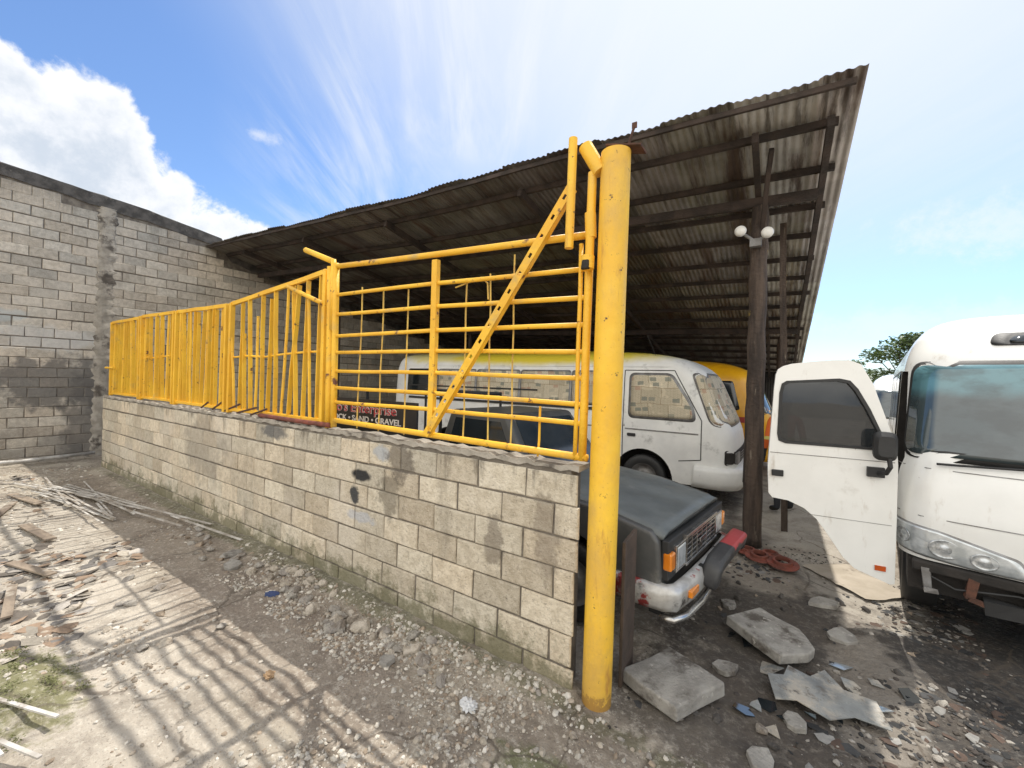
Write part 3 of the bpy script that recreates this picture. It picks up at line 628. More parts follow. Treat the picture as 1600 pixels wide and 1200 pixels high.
for s_ in(-1,1):
    e=mk('headlight',S3.patch(f3,[(s_*.34,.615),(s_*.62,.612),(s_*1.20,.66),(s_*1.30,.875),(s_*.80,.835),(s_*.40,.73)][::s_],.03,.014,rings=8),LENS,rb,smooth=True)
    mk('headlight_seal',S3.patch(f3,[(s_*.32,.607),(s_*.62,.603),(s_*1.22,.65),(s_*1.32,.888),(s_*.80,.848),(s_*.39,.745)][::s_],.03,.006,rings=8),GREYM,rb,smooth=True)
    for q,r,cz in((.56,.058,.683),(.76,.072,.715),(1.0,.055,.75)):
        g=G();c=S3.front(s_*q,cz,.0);nrm=(S3.front(s_*q,cz,.05)-S3.front(s_*q,cz,.0)).normalized();u=nrm.cross(UZ).normalized();w=u.cross(nrm);vs=[];K_=24
        for (rr,h) in((r,.0145),(r*.95,.019),(r*.85,.0155),(r*.5,.016),(r*.3,.020),(.001,.022)):
            for k in range(K_):
                a=2*math.pi*k/K_;vs.append(c+nrm*h+(u*math.cos(a)*1.25+w*math.sin(a))*rr)
        g.add(vs,[(i*K_+k,i*K_+(k+1)%K_,(i+1)*K_+(k+1)%K_,(i+1)*K_+k) for i in range(5) for k in range(K_)]);mk('lamp_dish',g,DISH,e,smooth=True)
mk('panel_line',join(line(f3,(-1.25,.93),(1.25,.93),.007,.004),line(f3,(-1.2,1.30),(1.2,1.30),.007,.004)),GREYM,rb,fixn=False)
g=G();g.box((-.35,0,.46),(.5,1.9,.24));g.box((-.05,0,.555),(.10,1.86,.07));g.box((-3.4,0,.50),(5.6,1.7,.25));mk('chassis',g,DARK,rb,bev=.01)
g=G();g.box((-.02,.0,.42),(.03,.7,.30));mk('radiator',g,BLKR,rb)
for y in(-.85,-.62,-.30,.3,.6):
    g=G();g.box((-.01,y,.47),(.035,.05,.15),Matrix.Rotation(random.uniform(-.2,.2),3,'X'),jit=.01);g.box((0.02,y+.02,.40),(.06,.07,.025),jit=.01);mk('bumper_bracket',g,RUST if y==-.62 else GREYM,rb)
g=G();g.path([(-.02,-.85,.50),(.0,-.7,.44),(-.02,-.4,.49),(-.02,.1,.46)],.008,n=8);mk('hanging_wire',g,BLKR,rb)
g=G();g.box((-.02,-.46,.37),(.1,.20,.10),jit=.012);mk('fog_lamp_bracket',g,BLKR,rb)
wheel(rb,(-.78,-.86,.37),.37,.23);wheel(rb,(-.78,.86,.37),.37,.23);wheel(rb,(-4.8,-.86,.37),.37,.23)
g=G();g.path([f3(-.80+.10*k,1.345+.006*k,.035) for k in range(15)],.009,n=8);mk('wiper',g,BLKR,rb)
g=G();g.box((-1.1,-.45,1.05),(.5,.5,.12));g.box((-1.35,-.45,1.4),(.12,.5,.65));mk('driver_seat',g,M('seat_cloth',(.05,.05,.06),rough=.9),rb,bev=.03)
inv=Matrix.Rotation(-rbr,4,'Z')@Matrix.Translation(-Vector(RB))
hinge=Vector((1.70,2.20,0));free=Vector((.805,2.10,0));dx=(free-hinge).normalized();dyn=Vector((dx.y,-dx.x,0))
if dyn.y>0: dyn=-dyn
def dp(u,z,o=0):
    bulge=.02*math.cos((z-1.2)*1.2)-.02
    w=hinge+dx*u+dyn*(o+bulge)+Vector((0,0,z));return inv@w
outer=[(.855,2.02),(.84,2.07),(.80,2.10),(.74,2.12),(.60,2.14),(.44,2.155),(.33,2.155),(.25,2.12),(.17,1.96),(.09,1.70),(.01,1.44),(0,1.3),(0,.33),(.03,.32),(.26,.40),(.34,.48),(.46,.67),(.53,.77),(.62,.85),(.74,.90),(.86,.91),(.89,.95),(.90,1.2),(.885,1.5),(.865,1.90)]
hole=[(.795,1.93),(.76,1.955),(.40,1.98),(.33,1.965),(.28,1.90),(.20,1.74),(.10,1.50),(.115,1.44),(.18,1.42),(.76,1.42),(.81,1.44),(.82,1.5),(.81,1.85)]
def ringfill(outer,hole,fn,front,back):
    bm=bmesh.new();vo=[bm.verts.new((u,0,z)) for u,z in outer];eo=[bm.edges.new((vo[i],vo[(i+1)%len(vo)])) for i in range(len(vo))];eh=[]
    if hole:
        vh=[bm.verts.new((u,0,z)) for u,z in hole];eh=[bm.edges.new((vh[i],vh[(i+1)%len(vh)])) for i in range(len(vh))]
    bmesh.ops.triangle_fill(bm,edges=eo+eh,use_beauty=True,use_dissolve=False)
    bmesh.ops.subdivide_edges(bm,edges=bm.edges[:],cuts=1);bmesh.ops.triangulate(bm,faces=bm.faces[:])
    bm.verts.index_update();vs=[(v.co.x,v.co.z) for v in bm.verts];fs=[tuple(v.index for v in f.verts) for f in bm.faces]
    be=[(e.verts[0].index,e.verts[1].index) for e in bm.edges if len(e.link_faces)==1];bm.free()
    g=G();n=len(vs);g.add([fn(u,z,front) for u,z in vs]+[fn(u,z,back) for u,z in vs],fs+[tuple(i+n for i in f[::-1]) for f in fs]+[(a,b,b+n,a+n) for a,b in be]);return g
door=mk('open_door',ringfill(outer,hole,dp,.025,-.03),WHITE,rb,label="open driver door with dark window");smooth_by_angle(door,40)
mk('door_glass',ringfill(hole,None,dp,.0,-.006),M('door_tint_glass',(.02,.025,.03),rough=.03,bump=0,spec=.9,alpha=.85),door)
def inset(poly,d):
    c=Vector((sum(p[0] for p in poly)/len(poly),sum(p[1] for p in poly)/len(poly)));return [tuple(Vector(p)+(c-Vector(p)).normalized()*d) for p in poly]
mk('window_seal',ringfill(inset(hole,-.018),inset(hole,.010),dp,.031,.0),BLKR,door)
def dbox(u0,u1,z0,z1,o0,o1):
    g=G();g.add([dp(u,z,o) for o in(o0,o1) for u,z in((u0,z0),(u1,z0),(u1,z1),(u0,z1))],[(0,1,2,3),(4,5,6,7),(0,1,5,4),(1,2,6,5),(2,3,7,6),(3,0,4,7)]);return g
mk('door_handle',dbox(.78,.87,1.11,1.165,.02,.045),BLKR,door,bev=.006)
mk('reflector',dbox(.06,.13,.42,.46,.02,.035),M('red_orange_reflector',(.55,.10,.02),rough=.2,bump=0),door)
mk('panel_crease',dbox(.02,.885,1.315,1.321,.02,.0268),GREYM,door);mk('panel_crease',dbox(.03,.60,.80,.804,.02,.0266),GREYM,door)
g=G();g.path([dp(.14,1.22,.03),dp(.10,1.24,.12),dp(.09,1.30,.17),dp(.10,1.38,.17)],.017,n=8);vs=[]
for o in(.13,.165,.195):
    sc=1 if o<.18 else .7
    for k in range(20):
        a=2*math.pi*k/20;ca,sa=math.cos(a),math.sin(a);cx=abs(ca)**.5*(1 if ca>0 else -1);cz=abs(sa)**.5*(1 if sa>0 else -1)
        vs.append(dp(.12+.075*cx*sc,1.46+.115*cz*sc,o))
g.add(vs,[(i*20+k,i*20+(k+1)%20,(i+1)*20+(k+1)%20,(i+1)*20+k) for i in range(2) for k in range(20)]+[tuple(range(20)),tuple(range(59,39,-1))])
b_=dbox(.09,.20,1.19,1.27,.02,.06);g.add(b_.v,b_.f);mk('side_mirror',g,BLKR,door)
def van(loc,rot,h,lab):
    e=thing('white_van',lab,"van",loc,rot=rot,group="white vans parked at the back of the yard")
    k=h/2.5;s=Shell([(.34*k,.9,-.02,.2),(.9*k,.93,0,.24),(1.2*k,.93,-.1,.26),(2.0*k,.87,-.55,.3),(2.25*k,.80,-.8,.3),(2.4*k,.65,-1.15,.28),(2.48*k,.42,-1.8,.25),(2.50*k,.12,-2.5,.1)],-5)
    mk('body',s.body(),[WHITE],e,smooth=True)
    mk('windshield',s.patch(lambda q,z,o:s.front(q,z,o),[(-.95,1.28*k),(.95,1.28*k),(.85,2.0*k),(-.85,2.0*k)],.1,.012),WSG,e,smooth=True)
    for a,b in((-1.8,-.8),(-2.9,-1.9),(-4.,-3.)): mk('window',s.patch(lambda x,z,o:s.side(-1,x,z,o),[(a,1.35*k),(b,1.35*k),(b-.1,1.95*k),(a,1.95*k)],.06,.01),GLASS,e,smooth=True)
    wheel(e,(-1.,-.8,.33),.33,.2);wheel(e,(-4.,-.8,.33),.33,.2)
van((3.55,10.5,0),math.radians(-100),2.35,"white van parked behind the open bus door")
van((6.5,15.5,0),math.radians(-95),2.25,"white van parked near the yard boundary")
# ---- pickup
pk=thing('pickup_truck',"old dark grey pickup with bull bar behind the wall","pickup truck",(.31,1.26,0),rot=math.radians(-8))
PB=M('faded_black_paint',(.055,.058,.058),(.085,.085,.082),ns=3,rough=.4,bump=.05,dirt=[((.20,.19,.17),4,.56,.75)])
PH=M('faded_grey_hood',(.145,.160,.160),(.10,.112,.113),ns=2,rough=.40,rough2=.6,bump=.06,bs=12,dirt=[((.24,.24,.23),5,.58,.8),((.28,.26,.23),30,.66,.74)])
hw=.70
g=G();g.prism([(.0,.42),(.02,.60),(.0,.83),(-.05,.885),(-.5,.965),(-1.12,1.015),(-1.3,1.02),(-4.4,1.0),(-4.42,.5),(-4.3,.40)],-hw,hw)
body=mk('body',g,[PB,DARK],pk,bev=.03,seg=4)
boolcut(body,[cylY((-.72,.33),.40,-1,-.42),cylY((-.72,.33),.40,.42,1),cylY((-3.5,.33),.40,-1,-.42),G().box((-3.55,0,.95),(1.5,1.25,.6))],DARK)
g=G();vs=[];NX,NY=14,15
def hoodz(x,y):
    z=float(np.interp(x,[-1.12,-.5,-.05,.04],[1.015,.965,.885,.865]));return z+.020+.02*(1-(y/.66)**2)-(.025 if abs(y)>.63 else 0)+(.008 if abs(y)<.36 else 0)
for i in range(NX):
    for j in range(NY):
        x=-1.10+1.14*i/(NX-1);y=-.665+1.33*j/(NY-1);vs.append((x-.02*(y/.66)**2*(i/(NX-1)),y,hoodz(x,y)))
g.add(vs,[(i*NY+j,i*NY+j+1,(i+1)*NY+j+1,(i+1)*NY+j) for i in range(NX-1) for j in range(NY-1)])
o=mk('hood',g,PH,pk,smooth=True);sm=o.modifiers.new('s','SOLIDIFY');sm.thickness=.03
g=G();b=[(-1.12,-.66),(-2.5,-.66),(-2.5,.66),(-1.12,.66)];t=[(-1.55,-.55),(-2.36,-.55),(-2.36,.55),(-1.55,.55)]
g.add([(x,y,1.0) for x,y in b]+[(x,y,1.58) for x,y in t],[(0,1,2,3),(7,6,5,4),(0,4,5,1),(1,5,6,2),(2,6,7,3),(3,7,4,0)])
mk('cab',g,PB,pk,bev=.04,seg=3)
def quad(name,pts,n,off,mat,par):
    p=[Vector(q) for q in pts];nn=(p[1]-p[0]).cross(p[3]-p[0]).normalized()
    if nn.dot(Vector(n))<0: nn=-nn
    g=G();g.add([a+nn*off for a in p]+[a-nn*.01 for a in p],[(0,1,2,3),(0,4,5,1),(1,5,6,2),(2,6,7,3),(3,7,4,0)]);return mk(name,g,mat,par)
def cabp(u,v,s=-1):
    x0=-1.12+(-1.55+1.12)*v;x1=-2.5+(-2.36+2.5)*v;y=.66+(.55-.66)*v;return (x0+(x1-x0)*u,s*y,1.0+.58*v)
for s_ in(-1,1): quad('side_window',[cabp(.12,.12,s_),cabp(.88,.12,s_),cabp(.86,.86,s_),cabp(.14,.86,s_)],(0,s_,0),.006,GLASS,pk)
def wsp(u,v):
    y=(.66+(.55-.66)*v);return (-1.12+(-.43)*v,-y+2*y*u,1.0+.58*v)
quad('windshield',[wsp(.07,.08),wsp(.93,.08),wsp(.92,.90),wsp(.08,.90)],(1,0,.5),.008,M('pickup_windshield',(.035,.045,.055),(.02,.03,.04),rough=.08,bump=0,spec=.6),pk)
g=G();g.path([(-1.2,-.62,1.05),(-1.25,.1,1.09)],.008,n=6);mk('wiper',g,BLKR,pk)
g=G();g.box((.035,0,.705),(.05,1.34,.27));mk('front_panel',g,BLKR,pk,bev=.008)
g=G()
for z in(.63,.665,.70,.735,.77): g.box((.072,0,z),(.02,.72,.012))
for y in(-.36,-.24,-.12,0,.12,.24,.36): g.box((.074,y,.70),(.018,.012,.17))
g.box((.075,0,.805),(.03,.78,.026));g.box((.075,0,.605),(.03,.78,.018));mk('grille',g,CHROME,pk,bev=.002)
g=G();g.box((.088,0,.70),(.008,.16,.035));mk('badge',g,CHROME,pk,bev=.003)
for s_ in(-1,1):
    g=G();g.box((.066,s_*.475,.70),(.04,.17,.16));hl=mk('headlight',g,LENS,pk,bev=.012)
    g=G();g.box((.07,s_*.475,.70),(.025,.195,.185));mk('headlight_bezel',g,CHROME,hl,bev=.004)
    g=G();g.box((.052,s_*.632,.70),(.06,.085,.12));mk('indicator',g,AMBER,pk,bev=.012)
BMP=M('peeling_bumper',(.56,.55,.52),(.36,.34,.31),ns=6,rough=.35,metal=.45,bump=.1,dirt=[((.30,.05,.045),2.6,.57,.61),((.05,.045,.04),5,.56,.66)])
g=G();vs=[]
prof=[(-.06,.38),(.0,.385),(.015,.42),(.02,.50),(.0,.545),(-.06,.55)];line_=[(-.30,-.735),(-.10,-.74),(.05,-.72),(.12,-.66),(.15,-.4),(.155,0),(.15,.4),(.12,.66),(.05,.72),(-.10,.74),(-.30,.735)]
for (x,y) in line_:
    n_=Vector((1 if abs(y)<.7 else .0,(1 if y>0 else -1)*(1 if abs(y)>.65 else 0),0)).normalized()
    for (o_,z) in prof: vs.append((x+n_.x*o_,y+n_.y*o_,z))
m=len(prof);g.add(vs,[(i*m+k,i*m+k+1,(i+1)*m+k+1,(i+1)*m+k) for i in range(len(line_)-1) for k in range(m-1)])
mk('bumper',g,BMP,pk,smooth=True)
g=G();g.box((.165,-.46,.47),(.03,.15,.05));mk('bumper_lamp',g,AMBER,pk,bev=.006)
def rbx(t,pos,col):
    z=t.new('ShaderNodeSeparateXYZ');t.l.new(pos,z.inputs[0])
    v=t.math('ADD',z.outputs[2],t.math('MULTIPLY',t.math('SUBTRACT',t.noise(pos,5,5),.5),.16))
    m_=t.math('MULTIPLY',t.ss(v,.60,.62),t.ss(z.outputs[1],1.36,1.38))
    return t.mix(m_,col,(.36,.045,.045))
RBM=M('black_red_pad',(.022,.022,.024),(.045,.045,.045),rough=.5,bump=.15,bs=12,extra=rbx,dirt=[((.16,.15,.14),8,.62,.72)])
g=G();P_=[(.18,-.20,.42),(.20,-.195,.48),(.21,-.18,.54),(.215,-.12,.575),(.22,.1,.59),(.225,.35,.595),(.22,.56,.59),(.20,.66,.545),(.18,.69,.47)];g.path(P_,0,sq=(.13,.11))
o=mk('bull_bar',g,RBM,pk,smooth=False,bev=.035,seg=3);smooth_by_angle(o,60)
for y in(-.17,.55): g=G();g.box((.15,y,.50),(.09,.07,.10));mk('bar_mount',g,BLKR,pk,bev=.01)
g=G();g.path([(.02,-.70,.335),(.10,-.68,.33),(.15,-.55,.33),(.17,-.3,.335),(.16,.1,.345)],.024,n=12);mk('lower_bar',g,CHROME,pk,smooth=True)
g=G();g.box((-.05,0,.36),(.1,1.2,.16));mk('valance',g,BLKR,pk,bev=.01)
wheel(pk,(-.72,-.60,.32),.32,.2,.1);wheel(pk,(-.72,.60,.32),.32,.2,.1);wheel(pk,(-3.5,-.60,.32),.32,.2);wheel(pk,(-3.5,.6,.32),.32,.2)
g=G()
for y in(-.5,.5): g.path([(-2.6,y,1.0),(-2.6,y,1.72),(-4.2,y,1.72),(-4.2,y,1.0)],.022,n=8)
g.path([(-2.6,-.5,1.72),(-2.6,.5,1.72)],.022,n=8);mk('bed_rack',g,BLKR,pk)
# ------------------------------------------------------------------ sign
sg=thing('shop_sign',"dark painted board sign advertising block, sand and gravel","sign",(-2.8,.50,0))
g=G();g.box((-2.80,.50,1.40),(1.50,.02,.52));mk('board',g,M('sign_black',(.012,.012,.014),(.02,.02,.02),rough=.6,bump=.05),sg)
for x in(-3.3,-2.3): g=G();g.box((x,.53,.70),(.05,.04,1.42));mk('sign_leg',g,TIMB,sg)
def text(s,x,z,size,mat,y,bold=0,sx=1):
    cu=bpy.data.curves.new('t','FONT');cu.body=s;cu.size=size;cu.extrude=.002;cu.offset=bold;ob_=bpy.data.objects.new('t',cu);COL.objects.link(ob_)
    bpy.context.view_layer.update();dg=bpy.context.evaluated_depsgraph_get();me=bpy.data.meshes.new_from_object(ob_.evaluated_get(dg));bpy.data.objects.remove(ob_)
    g=G();g.add([(x+v.co.x*sx,y+(-v.co.z),z+v.co.y) for v in me.vertices],[tuple(p.vertices) for p in me.polygons]);return mk('lettering',g,mat,sg,fixn=False)
SW=M('sign_white',(.85,.83,.80),rough=.5,bump=0);SR=M('sign_red',(.50,.05,.07),rough=.5,bump=0)
text("Bro's Enterprise",-3.50,1.515,.135,SW,.487,.0035,1.32);text("Bro's Enterprise",-3.50,1.515,.135,SR,.483,-.0005,1.32)
text("BLOCK • SAND • GRAVEL",-3.50,1.418,.085,SW,.487,.0015,1.28)
# ------------------------------------------------------------------ person
sk={};pv=[];pe=[];pr=[]
def j(n,co,r,par=None):
    sk[n]=len(pv);pv.append(co);pr.append(r)
    if par: pe.append((sk[par],sk[n]))
j('pelvis',(0,0,.95),.13);j('waist',(0,0,1.08),.125,'pelvis');j('chest',(0,.01,1.30),.15,'waist');j('neckb',(0,.0,1.45),.085,'chest');j('neck',(0,.01,1.52),.052,'neckb');j('head',(0,.03,1.61),.085,'neck');j('crown',(0,.02,1.70),.075,'head')
for s_,n in((-1,'l'),(1,'r')):
    j('hip'+n,(s_*.10,0,.90),.09,'pelvis');j('knee'+n,(s_*.11,.03*s_,.50),.062,'hip'+n);j('ank'+n,(s_*.12,-.02+.06*s_,.09),.045,'knee'+n);j('toe'+n,(s_*.14,.14+.06*s_,.04),.038,'ank'+n)
    j('sh'+n,(s_*.19,.0,1.41),.062,'neckb');j('el'+n,(s_*.25,-.02,1.13),.045,'sh'+n);j('wr'+n,(s_*.24,.10,.90),.03,'el'+n);j('palm'+n,(s_*.235,.13,.83),.032,'wr'+n)
    for fi,(dxx,L) in enumerate(((-.02,.065),(-.007,.075),(.007,.07),(.02,.055))):
        j('f%d'%fi+n,(s_*.235+dxx,.145,.80-.0),.009,'palm'+n);j('g%d'%fi+n,(s_*.235+dxx,.15,.80-L),.008,'f%d'%fi+n)
    j('th'+n,(s_*.205,.16,.82),.010,'palm'+n);j('tt'+n,(s_*.195,.175,.785),.009,'th'+n)
me=bpy.data.meshes.new('person');me.from_pydata(pv,pe,[]);pn=bpy.data.objects.new('person',me);COL.objects.link(pn);pn.location=(.97,5.15,0);pn.rotation_euler=(0,0,math.radians(25))
smd=pn.modifiers.new('skin','SKIN')
for i,r in enumerate(pr): me.skin_vertices[0].data[i].radius=(r,r*.8 if r>.1 else r)
me.skin_vertices[0].data[0].use_root=True
sb=pn.modifiers.new('sub','SUBSURF');sb.levels=2;sb.render_levels=2
def clothes(t,pos,col):
    z=t.new('ShaderNodeSeparateXYZ');t.l.new(pos,z.inputs[0]);zz=z.outputs[2]
    col=t.mix(t.ss(zz,.955,.96),(.03,.032,.04),(.75,.15,.03))
    col=t.mix(t.math('MULTIPLY',t.ss(zz,1.10,1.105),t.ss(zz,1.15,1.155,1,0)),col,(.7,.65,.2))
    col=t.mix(t.ss(zz,1.475,1.48),col,(.16,.08,.05))
    return t.mix(t.ss(zz,.085,.09,1,0),col,(.02,.018,.016))
pn.data.materials.append(M('work_clothes',(.1,.1,.1),rough=.85,bump=.3,extra=clothes))
pn["label"]="person in orange safety vest and dark trousers, standing";pn["category"]="person"
g=G();g.lathe([(.001,1.735),(.05,1.73),(.085,1.70),(.096,1.65),(.094,1.61)],(0,.02,0),'Z',20);PW['person']=None;mk('hair',g,M('black_hair',(.01,.01,.01),rough=.8),pn,smooth=True)
# ------------------------------------------------------------------ loose things
def stone_mesh(k,flat=.6):
    bm=bmesh.new();r_=random.Random(k)
    for _ in range(16):
        v=Vector((r_.gauss(0,1),r_.gauss(0,1),r_.gauss(0,1))).normalized()*r_.uniform(.8,1.05);v.z*=flat;bm.verts.new((v.x,v.y*r_.uniform(.7,1),v.z))
    bmesh.ops.convex_hull(bm,input=bm.verts[:])
    bmesh.ops.delete(bm,geom=[v for v in bm.verts if not v.link_faces],context='VERTS')
    bmesh.ops.bevel(bm,geom=bm.edges[:],offset=.06,segments=1,affect='EDGES')
    bmesh.ops.triangulate(bm,faces=bm.faces[:]);bmesh.ops.subdivide_edges(bm,edges=bm.edges[:],cuts=1,smooth=0)
    for v in bm.verts: v.co+=Vector((r_.uniform(-1,1),r_.uniform(-1,1),r_.uniform(-1,1)))*.045
    me=bpy.data.meshes.new('rubble_chunk');bm.to_mesh(me);bm.free();return me
DT=[((.20,.165,.13),7,.50,.66)]
SM=[M('pale_rubble',(.55,.49,.41),(.40,.35,.28),ns=12,rough=.95,bump=.8,bs=60,dirt=DT),M('grey_rubble',(.40,.37,.32),(.28,.25,.22),ns=12,rough=.95,bump=.8,bs=60,dirt=DT),M('brown_rubble',(.34,.27,.20),(.24,.19,.14),ns=12,rough=.95,bump=.8,bs=60),M('dark_rubble',(.10,.09,.08),(.06,.053,.047),ns=12,rough=.95,bump=.8,bs=60)]
sms=[]
for k in range(10):
    me=stone_mesh(k,.5 if k%2 else .7);me.materials.append(SM[(0,1,0,2,0,1,0,3,3,1)[k]]);sms.append(me)
def stone(x,y,r,k,label,group):
    o=bpy.data.objects.new('rubble_chunk',sms[k]);COL.objects.link(o);o.location=(x,y,float(gz(x,y))+r*.18);o.scale=(r,r*random.uniform(.7,1),r);o.rotation_euler=(random.uniform(-.3,.3),random.uniform(-.3,.3),random.uniform(0,6.3))
    o["label"]=label;o["category"]="rubble";o["group"]=group
random.seed(21)
for i in range(75):
    t=random.random();x=-3.4+2.6*t+random.uniform(-.1,.1);y=-.14-.26*random.random()**1.3-(.10 if -2.3<x<-1.4 else 0)*random.random()
    stone(x,y,random.uniform(.02,.078)*(1.3 if -2.3<x<-1.5 else 1),random.choice([0,1,2,4,6,5]),"pale broken concrete chunk at the wall foot","rubble chunks along the wall")
for i in range(18): stone(-4.6+random.uniform(-.6,.9),-.22-random.random()*.3,random.uniform(.03,.07),random.choice([3,1,5]),"mossy broken block piece near the wall","rubble chunks along the wall")
for i in range(45):
    x=random.uniform(-.7,1.0);y=random.uniform(-.75,-.1)
    if abs(x)<.15 and abs(y)<.2: continue
    stone(x,y,random.uniform(.012,.035),random.choice([0,4,6,1]),"small pale rubble chunk beside the post","rubble chunks round the post")
for i in range(60): stone(random.uniform(.25,1.9),random.uniform(.1,2.6),random.uniform(.015,.055),random.choice([7,8,7,1,3,5]),"broken debris chunk on oily ground","debris chunks in the yard")
for i in range(55):
    x=random.uniform(-9,-2.6);y=random.uniform(-2.2,-1.2) if random.random()<.75 else random.uniform(-1.2,-.6);stone(x,y,random.uniform(.02,.075),random.choice([1,3,5,9,1,4]),"broken block chunk on dusty ground","rubble chunks on the open ground")
ph=(1+5**.5)/2;IC=[]
for a,b in((1,ph),(-1,ph),(1,-ph),(-1,-ph)): IC+=[(a,b,0),(0,a,b),(b,0,a)]
bm=bmesh.new()
for v in IC: bm.verts.new(v)
bmesh.ops.convex_hull(bm,input=bm.verts[:]);bm.verts.index_update();ICF=np.array([[v.index for v in f.verts] for f in bm.faces]);ICV=np.array([tuple(v.co) for v in bm.verts])/1.9;bm.free()
def gravel(name,xy,smin,smax,flat,cols,mat,pw=2.5):
    n=len(xy);sz=smin+(smax-smin)*rng.rand(n)**pw
    V=ICV[None]*(1+.55*(rng.rand(n,12,1)-.5));V=V*np.stack([np.ones(n),.5+.5*rng.rand(n),flat*(.6+.5*rng.rand(n))],1)[:,None,:]
    tx=(rng.rand(n)-.5)*.7;c,s=np.cos(tx)[:,None],np.sin(tx)[:,None];y=V[:,:,1]*c-V[:,:,2]*s;z=V[:,:,1]*s+V[:,:,2]*c;V=np.stack([V[:,:,0],y,z],-1)
    a=rng.rand(n)*6.283;c,s=np.cos(a)[:,None],np.sin(a)[:,None];x=V[:,:,0]*c-V[:,:,1]*s;y=V[:,:,0]*s+V[:,:,1]*c;V=np.stack([x,y,V[:,:,2]],-1)*sz[:,None,None]
    V[:,:,0]+=xy[:,0:1];V[:,:,1]+=xy[:,1:2];V[:,:,2]+=(gz(xy[:,0],xy[:,1])+sz*flat*.15)[:,None]
    g=G();g.v=V.reshape(-1,3).tolist();g.f=(ICF[None]+(np.arange(n)*12)[:,None,None]).reshape(-1,3).tolist();g.m=[0]
    ci=np.array(cols)[rng.randint(0,len(cols),n)]*(.75+.5*rng.rand(n,1));tn=np.repeat(np.concatenate([ci,np.ones((n,1))],1),20,0)
    mk(name,g,mat,origin=(0,0,0),tone=tn,kind='stuff',fixn=False)
GM=M('gravel_stone',(1,1,1),(.8,.8,.8),ns=30,rough=.95,bump=.5,bs=90,tone=True)
def pts(n,x0,x1,y0,y1,dens=None):
    p=np.stack([x0+(x1-x0)*rng.rand(n),y0+(y1-y0)*rng.rand(n)],1)
    if dens is not None: p=p[rng.rand(n)<dens(p[:,0],p[:,1])]
    return p
dn=lambda x,y:np.clip(.18+2.4*vn(x,y,2.0,8)+1.4*vn(x,y,6,9),.02,1)
pale=[(.58,.53,.45),(.50,.46,.39),(.62,.58,.51),(.40,.34,.27),(.34,.27,.20)]
A=np.concatenate([pts(16000,-3.6,1.5,-2.2,-.05,dn),pts(9000,-1.2,1.2,-1.2,-.05,lambda x,y:np.clip(.5+2*vn(x,y,3,5),.1,1)),pts(7000,-3.6,-.8,-.62,-.08,lambda x,y:np.clip(.6+2*vn(x,y,3,5),.1,1))])
gravel('gravel',A,.004,.022,.75,pale,GM,3)
gravel('gravel',pts(7000,-11,-3.4,-3.5,-.1,dn),.006,.03,.6,pale,GM,3)
ydn=lambda x,y:np.clip(.16+2.8*vn(x,y,1.6,3)+1.5*vn(x,y,5,4),.02,1)
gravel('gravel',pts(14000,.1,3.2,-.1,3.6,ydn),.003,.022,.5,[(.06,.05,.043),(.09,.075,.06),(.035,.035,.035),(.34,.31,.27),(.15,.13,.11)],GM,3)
gravel('debris_flakes',pts(2300,-11,-3.2,-2.2,-.8,lambda x,y:np.clip(.0+.3*(y<-1.2)+3.4*vn(x,y,1.2,13),.0,1)),.02,.10,.12,[(.38,.34,.28),(.14,.12,.10),(.28,.20,.14),(.46,.42,.37),(.18,.165,.15)],GM,2.2)
gravel('debris_flakes',pts(2200,.2,2.4,.0,2.8,ydn),.010,.055,.12,[(.03,.03,.03),(.06,.06,.06),(.28,.27,.25),(.09,.06,.045)],GM,2)
def slab(name,x,y,rot,th_,mat,label,cat,tilt=(0,0),z=0.02,poly=None,bev=.008,group=None):
    g=G();Rm=Matrix.Rotation(rot,3,'Z')@Matrix.Rotation(tilt[0],3,'X')@Matrix.Rotation(tilt[1],3,'Y')
    n=len(poly);P=[(a+random.uniform(-.008,.008)*(th_>.02),b+random.uniform(-.008,.008)*(th_>.02)) for a,b in poly]
    g.add([Rm@Vector((a,b,c)) for c in(-th_/2,th_/2) for a,b in P],[tuple(range(n)),tuple(range(2*n-1,n-1,-1))]+[(i,(i+1)%n,(i+1)%n+n,i+n) for i in range(n)])
    g.v=[(v[0]+x,v[1]+y,v[2]+z+th_/2) for v in g.v]
    return mk(name,g,mat,label=label,cat=cat,bev=bev,group=group)
SLAB=M('grey_slab',(.36,.34,.305),(.24,.225,.20),ns=8,rough=.95,bump=.8,bs=60,bd=8,dirt=[((.10,.085,.07),5,.50,.66),((.48,.45,.40),20,.60,.7)])
slab('concrete_slab',.36,.40,-.50,.085,SLAB,"grey concrete slab lying beside the yellow post","concrete slab",(.05,-.04),.01,poly=[(-.20,-.23),(-.05,-.235),(.19,-.21),(.20,.0),(.205,.20),(.04,.205),(-.19,.20),(-.195,.0)],bev=.010)
slab('concrete_slab',.88,1.33,-.55,.07,SLAB,"broken concrete slab on dark oily ground","concrete slab",(-.05,.06),.02,poly=[(-.24,-.20),(.0,-.23),(.20,-.24),(.26,-.02),(.24,.10),(.12,.19),(.05,.24),(-.12,.20),(-.25,.22)],bev=.010)
